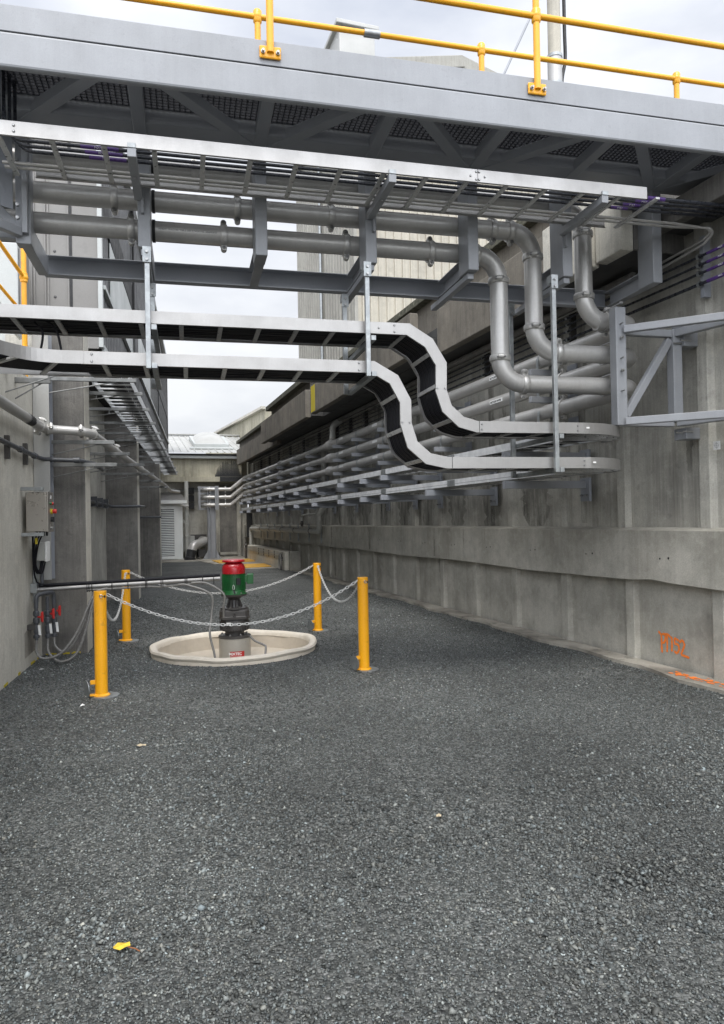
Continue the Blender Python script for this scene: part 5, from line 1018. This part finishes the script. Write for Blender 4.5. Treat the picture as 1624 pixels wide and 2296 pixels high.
# ================================================================ sump and mixer
t = Thing('sump_rim', 'round cream lined sump with a rolled rim around the mixer', 'sump', SC)
def sump():
    pr = [(1.00, -.06), (1.01, .0), (1.005, .035), (1.02, .05), (1.03, .07), (1.018, .092), (.99, .1), (.955, .092), (.936, .07), (.93, .03)]
    n = 96; mb = MB(); vs = []
    for r0, h0 in pr:
        for j in range(n):
            a = 2*math.pi*j/n; wob = .010*math.sin(3*a+1)+.006*math.sin(7*a)+.004*math.sin(13*a+2)+random.uniform(-.0015, .0015); k = r0+wob*(1 if h0 > 0 else .5)
            vs.append((SC.x+k*math.cos(a), SC.y+k*math.sin(a), h0+(.006*math.sin(5*a+1)+.004*math.sin(11*a) if h0 > .03 else 0)))
    return mb.add(vs, [(i*n+j, i*n+(j+1) % n, (i+1)*n+(j+1) % n, (i+1)*n+j) for i in range(len(pr)-1) for j in range(n)])
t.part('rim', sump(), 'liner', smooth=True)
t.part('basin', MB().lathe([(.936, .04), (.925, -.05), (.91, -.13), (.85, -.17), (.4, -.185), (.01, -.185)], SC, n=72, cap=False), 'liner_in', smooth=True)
mb = MB()
for k in range(5):
    a0 = random.uniform(0, 6); mb.tube(smooth_path([SC+V((.3*math.cos(a0)+.25*q*math.sin(a0+1), .3*math.sin(a0)+.25*q, -.083)) for q in range(3)]), .004, 5)
MXC = V((1.285, 9.2, 0)); X0, Y0_ = MXC.x, MXC.y
t = Thing('mixer', 'red and green electric motor on a dark gearbox and beige barrel standing in the sump', 'mixer', MXC)
br = t.part('barrel', MB().lathe([(.2, -.19), (.2, .118), (.203, .118), (.203, .126)], MXC, n=48), 'barrel', smooth=True)
t.part('barrel_base', MB().lathe([(.28, -.188), (.28, -.17), (.2, -.17)], MXC, n=40), 'barrel')
t.part('barrel_flange', MB().lathe([(.12, .126), (.205, .126), (.205, .150), (.19, .158), (.12, .158)], MXC, n=48), 'gear', smooth=True, parent=br)
for k in range(8):
    a = 2*math.pi*(k+.4)/8; c = MXC+V((.168*math.cos(a), .168*math.sin(a), .158)); t.part('bolt', MB().lathe([(.014, 0), (.014, .014), (.008, .022)], c, (0, 0, 1), 6), 'bolt', parent=br)
for a in (-2.2, -1.0): t.part('rivet', MB().ball(MXC+V((.2*math.cos(a), .2*math.sin(a), .085)), .006, 6), 'bolt', parent=br)
vd = V((-X0, -Y0_, 0)).normalized(); sd = V((-vd.y, vd.x, 0)); 
if sd.dot(V((1, 0, 0))) < 0: sd = -sd
# red label wrapped on the barrel
def wrap(u, z, rr_=.2025, off=0.): a = math.atan2(vd.y, vd.x)+(u/.2); return MXC+V((math.cos(a)*(rr_+off), math.sin(a)*(rr_+off), z))
mb = MB(); n = 10; vs = []
for i in range(n+1):
    u = .05-.09+.18*i/n-.02; vs += [wrap(u, -.105), wrap(u, -.028)]
lb = t.part('name_label', mb.add(vs, [(2*i, 2*i+2, 2*i+3, 2*i+1) for i in range(n)]), 'red_pl', label='red label with white lettering')
tx = text_mb('MIXTEC', .046, (0, 0, 0), (1, 0, 0), (0, 0, 1), .0004, .0014); mb = MB(); mb.add([wrap(-.078+p[0]*1.0, -.072+p[2], .2030, -p[1]) for p in tx.v], tx.f); t.part('lettering', mb, 'white', parent=lb)
tx = text_mb('THE MIXING TECHNOLOGISTS', .0125, (0, 0, 0), (1, 0, 0), (0, 0, 1), .0003); mb = MB(); mb.add([wrap(-.078+p[0]*.9, -.090+p[2], .2030, -p[1]) for p in tx.v], tx.f); t.part('lettering', mb, 'white', parent=lb)
gb = t.part('gearbox', MB().lathe([(.12, .155), (.12, .19), (.125, .21), (.165, .215), (.178, .23), (.182, .335), (.178, .345)], MXC, n=40), 'gear', smooth=True)
for k in range(30):
    a = 2*math.pi*k/30; t.part('fin', MB().bar(MXC+V((.180*math.cos(a), .180*math.sin(a), .225)), MXC+V((.184*math.cos(a), .184*math.sin(a), .335)), .012, .016, (math.cos(a), math.sin(a), 0)), 'gear', parent=gb) if k % 1 == 0 else None
def octo(r1, r2, z): return [MXC+sd*(x*r1)+vd*(y*r2)+V((0, 0, z)) for x, y in ((1, .55), (.75, 1), (-.75, 1), (-1, .55), (-1, -.55), (-.75, -1), (.75, -1), (1, -.55))]
def stack(rows):
    mb = MB(); vs = []; n = 8
    for r in rows: vs += octo(*r)
    return mb.add(vs, [(i*n+j, i*n+(j+1) % n, (i+1)*n+(j+1) % n, (i+1)*n+j) for i in range(len(rows)-1) for j in range(n)]+[tuple(range(n-1, -1, -1)), tuple(range((len(rows)-1)*n, len(rows)*n))])
t.part('gearbox_body', stack([(.15, .13, .345), (.15, .13, .365), (.19, .17, .368), (.192, .172, .40), (.186, .168, .405), (.186, .168, .47), (.17, .15, .485), (.165, .15, .487)]), 'gear', bev=.005)
t.part('lifting_eye', MB().tube([MXC+vd*.178+sd*(.014*math.cos(a))+V((0, 0, .43+.022*math.sin(a))) for a in [2*math.pi*i/14 for i in range(14)]], .006, 6, closed=True), 'gear', smooth=True, parent=gb)
t.part('adapter_flange', MB().lathe([(.165, .487), (.172, .49), (.172, .508), (.13, .512), (.10, .512)], MXC, n=40), 'gear', smooth=True)
for k in range(8):
    a = 2*math.pi*k/8+.3; t.part('bolt', MB().lathe([(.01, 0), (.01, .016)], MXC+V((.155*math.cos(a), .155*math.sin(a), .508)), (0, 0, 1), 6), 'bolt', parent=gb)
ad = t.part('adapter', MB().lathe([(.075, .51), (.062, .60), (.075, .615), (.085, .625), (.125, .648), (.16, .655), (.165, .675), (.15, .675)], MXC, n=40), 'gear', smooth=True)
for k in range(8):
    a = 2*math.pi*k/8+.2; d_ = V((math.cos(a), math.sin(a), 0)); s2_ = V((-d_.y, d_.x, 0))*.014; mb = MB()
    P = [MXC+d_*.05+V((0, 0, .51)), MXC+d_*.108+V((0, 0, .51)), MXC+d_*.076+V((0, 0, .605)), MXC+d_*.05+V((0, 0, .61))]; mb.hexa([P[0]-s2_, P[1]-s2_, P[1]+s2_, P[0]+s2_, P[3]-s2_, P[2]-s2_, P[2]+s2_, P[3]+s2_]); t.part('rib', mb, 'gear', parent=ad)
mt = t.part('motor_body', MB().lathe([(.162, .675), (.165, .682), (.15, .69), (.145, .72), (.132, .73), (.132, .93), (.142, .935), (.142, .945)], MXC, n=48), 'green', smooth=True)
for k in range(44):
    a = 2*math.pi*k/44; d_ = V((math.cos(a), math.sin(a), 0))
    if abs((a-math.atan2(vd.y, vd.x)+math.pi) % (2*math.pi)-math.pi-.42) < .16: continue
    t.part('cooling_fin', MB().bar(MXC+d_*.140+V((0, 0, .728)), MXC+d_*.140+V((0, 0, .932)), .005, .02, d_), 'green', parent=mt)
for k in range(4):
    a = 2*math.pi*k/4+.5; t.part('bolt', MB().lathe([(.011, 0), (.011, .02)], MXC+V((.152*math.cos(a), .152*math.sin(a), .685)), (0, 0, 1), 6), 'bolt', parent=mt)
fc_ = t.part('fan_cowl', MB().lathe([(.146, .937), (.147, .99), (.143, 1.02), (.13, 1.05), (.11, 1.07), (.10, 1.078)], MXC, n=48), 'red', smooth=True)
t.part('rain_cap', MB().lathe([(.10, 1.08), (.135, 1.084), (.145, 1.090), (.145, 1.098), (.135, 1.112), (.09, 1.118), (.08, 1.113), (.02, 1.113)], MXC, n=48), 'red', smooth=True)
a = math.atan2(vd.y, vd.x)+.42; nd = V((math.cos(a), math.sin(a), 0)); t.part('rating_plate', MB().bar(MXC+nd*.140+V((0, 0, .80)), MXC+nd*.140+V((0, 0, .885)), .055, .012, nd), 'dark', parent=mt)
tb = t.part('terminal_box', MB().hexa([MXC+sd*x+vd*y+V((0, 0, z)) for z in (.80, .925) for x, y in ((.165, -.06), (.245, -.06), (.245, .065), (.165, .065))]), 'green', bev=.008); t.part('terminal_box_neck', MB().hexa([MXC+sd*x+vd*y+V((0, 0, z)) for z in (.825, .91) for x, y in ((.12, -.045), (.166, -.045), (.166, .045), (.12, .045))]), 'green')
t.part('box_lid', MB().hexa([MXC+sd*x+vd*y+V((0, 0, z)) for z in (.795, .93) for x, y in ((.185, -.067), (.25, -.067), (.25, -.06), (.185, -.06))]), 'green', parent=tb)
t.part('wire_seal', MB().tube([MXC+vd*.153+sd*(-.005+.011*math.sin(q))+V((0, 0, .775+.028*math.cos(q)-.01*math.sin(q/2))) for q in [2*math.pi*i/14 for i in range(15)]], .0022, 5), 'white'); t.part('black_tag', MB().hexa([MXC+vd*y+sd*x+V((0, 0, z)) for z, o in ((.69, .012), (.745, -.004)) for x, y in ((o-.009, .165), (o+.009, .165), (o+.009, .168), (o-.009, .168))]), 'rubber')
t.part('paper_tag', MB().hexa([MXC+vd*y+sd*x+V((0, 0, z)) for z in (.30, .335) for x, y in ((-.10, .184), (-.045, .184), (-.045, .187), (-.10, .187))]), 'white')
# hoses at the mixer
def MFw(p): return MF.w(p)
q = MFw(A0.lerp(A1, .83)); q2 = MFw(A0.lerp(A1, .95))
solo('braided_hose', 'clear hose dropping from the arm into the left side of the sump', 'hose', MB().tube(smooth_path([q+V((-.15, -.03, -.045)), q+V((-.03, -.05, -.06)), V((.97, 8.98, .70)), V((.97, 8.95, .45)), V((.93, 8.8, .25)), V((.97, 8.72, .02)), V((.99, 8.66, -.16))]), .014, 10), 'hose', (.97, 9, .4), smooth=True)
solo('braided_hose', 'clear hose curving from the arm down the left side of the gearbox', 'hose', MB().tube(smooth_path([q2+V((-.25, -.03, -.035)), q2+V((-.06, -.05, -.05)), V((1.13, 9.03, .70)), V((1.13, 9.03, .55)), V((1.13, 9.06, .40))]), .014, 10), 'hose', (1.13, 9, .6), smooth=True)
solo('braided_hose', 'short clear hose on the sump floor right of the barrel', 'hose', MB().tube(smooth_path([V((1.46, 9.1, .14)), V((1.52, 9.06, .08)), V((1.62, 9.0, .03)), V((1.64, 8.97, .0)), V((1.60, 8.85, -.16))]), .014, 10), 'hose', (1.5, 9.1, 0), smooth=True)
# ================================================================ bollards and chains
BP = [('near left yellow bollard standing in front of the first buttress', -.25, 7.07, .98, .3), ('far left yellow bollard behind the horizontal arm', -.03, 10.24, .97, .3), ('far right yellow bollard behind the sump', 2.59, 9.99, .98, .9), ('near right yellow bollard in front of the right wall', 2.36, 7.19, .985, .4)]
br_ = .057; TOPS = []
b0 = None
for lab, x, y, hh, ph in BP:
    t = Thing('bollard', lab, 'bollard', (x, y, 0), group='yellow bollards around the sump')
    t.part('post', MB().lathe([(br_, .0), (br_, hh-.004), (br_-.004, hh), (.001, hh)], (x, y, 0), n=36), 'yellow', smooth=True)
    t.part('collar', MB().lathe([(.075, .005), (.078, .02), (.062, .032), (br_, .034)], (x, y, 0), n=36, cap=False), 'yellow', smooth=True)
    t.part('ground_sleeve', MB().lathe([(.128, -.01), (.128, .010), (.115, .014), (.07, .014)], (x+.03, y+.01, 0), n=36), 'galv', smooth=True)
    t.part('lock_tab', MB().box(x-.095, x-.05, y-.035, y-.027, .125, .165).box(x-.10, x-.04, y-.05, y+.0, .02, .035), 'yellow', bev=.003)
    t.part('sleeve_lid', MB().lathe([(.001, -.003), (.075, -.003), (.075, .003), (.001, .003)], (x-.125, y-.06, .10), (1, .35, .08), 24), 'galv')
    t.part('eye_bolt', MB().tube([(x+.01+.013*math.cos(q), y-br_-.006, hh-.045+.013*math.sin(q)) for q in [2*math.pi*i/12 for i in range(12)]], .004, 6, closed=True), 'bolt', smooth=True)
    t.part('cap_hole', MB().lathe([(.012, 0), (.012, .001)], (x+br_*.7, y-br_*.72, hh-.05), (.7, -.72, 0), 12), 'dark')
    TOPS.append(V((x, y, hh-.035)))
def chain(a, b, sag, label, ra=.06, rb=.06):
    a, b = V(a), V(b); d_ = (b-a); d_.z = 0; d_.normalize(); a = a+d_*ra; b = b-d_*rb
    n = 200; P = [a.lerp(b, i/n)+V((0, 0, -sag*4*(i/n)*(1-i/n))) for i in range(n+1)]
    mb = MB(); pitch_ = .040; acc = 0; k = 0; i = 0; L_ = 0; nxt = pitch_/2
    for i in range(n):
        seg = (P[i+1]-P[i]).length
        while L_+seg >= nxt:
            c = P[i].lerp(P[i+1], (nxt-L_)/seg); t_ = (P[i+1]-P[i]).normalized(); s1 = t_.cross(V((0, 0, 1))).normalized(); s2 = s1.cross(t_)
            s = (s1*.8+s2*.6) if k % 2 else (s2*.8-s1*.6); w_, l_ = .0125, .0265
            mb.tube([c+t_*(l_*math.cos(q)*(1 if abs(math.cos(q)) > .5 else 1))+s*(w_*math.sin(q)) for q in [2*math.pi*j/10 for j in range(10)]], .0037, 6, closed=True)
            nxt += pitch_; k += 1
        L_ += seg
    solo('chain', label, 'chain', mb, 'chain', tuple((a+b)/2), smooth=True, group='white plastic chains between the bollards')
T = TOPS
chain(T[0], T[3], .37, 'white chain sagging in front of the mixer between the two near bollards'); chain(T[1], T[2], .34, 'white chain sagging behind the mixer between the two far bollards')
chain(T[0], T[1], .42, 'white chain hanging between the two left bollards'); chain(T[2], T[3], .36, 'white chain hanging between the two right bollards')
# ================================================================ litter on the gravel
def leaf_mb(o, s_, rot, pts):
    o = V(o); c, n_ = math.cos(rot), math.sin(rot); mb = MB(); P = []
    for x, y, z in pts: P.append(o+V(((x*c-y*n_)*s_, (x*n_+y*c)*s_, z*s_)))
    return mb, P
pts = [(0, 0, .25), (.5, .35, .1), (.8, .05, .22), (.7, -.35, .08), (.2, -.45, .2), (-.3, -.4, .1), (-.75, -.1, .3), (-.6, .35, .15), (-.1, .5, .3)]
mb, P = leaf_mb((-.045, 2.83, .020), .042, .4, pts); mb.add(P, [(0, i, i % 8+1) for i in range(1, 9)])
t = Thing('fallen_leaf', 'bright yellow fallen leaf lying on the gravel in the foreground', 'leaf', (-.045, 2.83, .012)); t.part('blade', mb, 'leaf'); t.part('stalk', MB().tube([(-.02, 2.82, .024), (.005, 2.80, .024), (.02, 2.785, .02)], .0022, 5), 'leafb')
mb, P = leaf_mb((.07, 5.35, .012), .045, .1, pts); mb.add(P, [(0, i, i % 8+1) for i in range(1, 9)]); solo('fallen_leaf', 'small pale dry leaf lying mid yard left of centre', 'leaf', mb, 'dry', (.07, 5.35, .01))
mb, P = leaf_mb((1.55, 3.5, .012), .03, 1.1, pts); mb.add(P, [(0, i, i % 8+1) for i in range(1, 9)]); solo('fallen_leaf', 'curled pale dry leaf on the gravel right of centre', 'leaf', mb, 'dry', (1.55, 3.5, .01))
solo('twig', 'thin dark twig standing askew in the gravel near the centre', 'twig', MB().tube([(1.42, 4.28, .0), (1.47, 4.36, .05), (1.49, 4.46, .10)], .003, 5), 'gear', (1.45, 4.4, 0))
solo('paper_scrap', 'scrap of white paper beside the near left bollard', 'litter', MB().add([(-.42, 6.72, .01), (-.39, 6.71, .02), (-.375, 6.745, .012), (-.40, 6.76, .025)], [(0, 1, 2, 3)]), 'white', (-.4, 6.72, .01))
solo('paper_scrap', 'white flake on the gravel in front of the first buttress', 'litter', MB().add([(-.95, 8.6, .01), (-.91, 8.59, .015), (-.89, 8.62, .012), (-.93, 8.64, .015)], [(0, 1, 2, 3)]), 'white', (-.9, 8.6, .01))
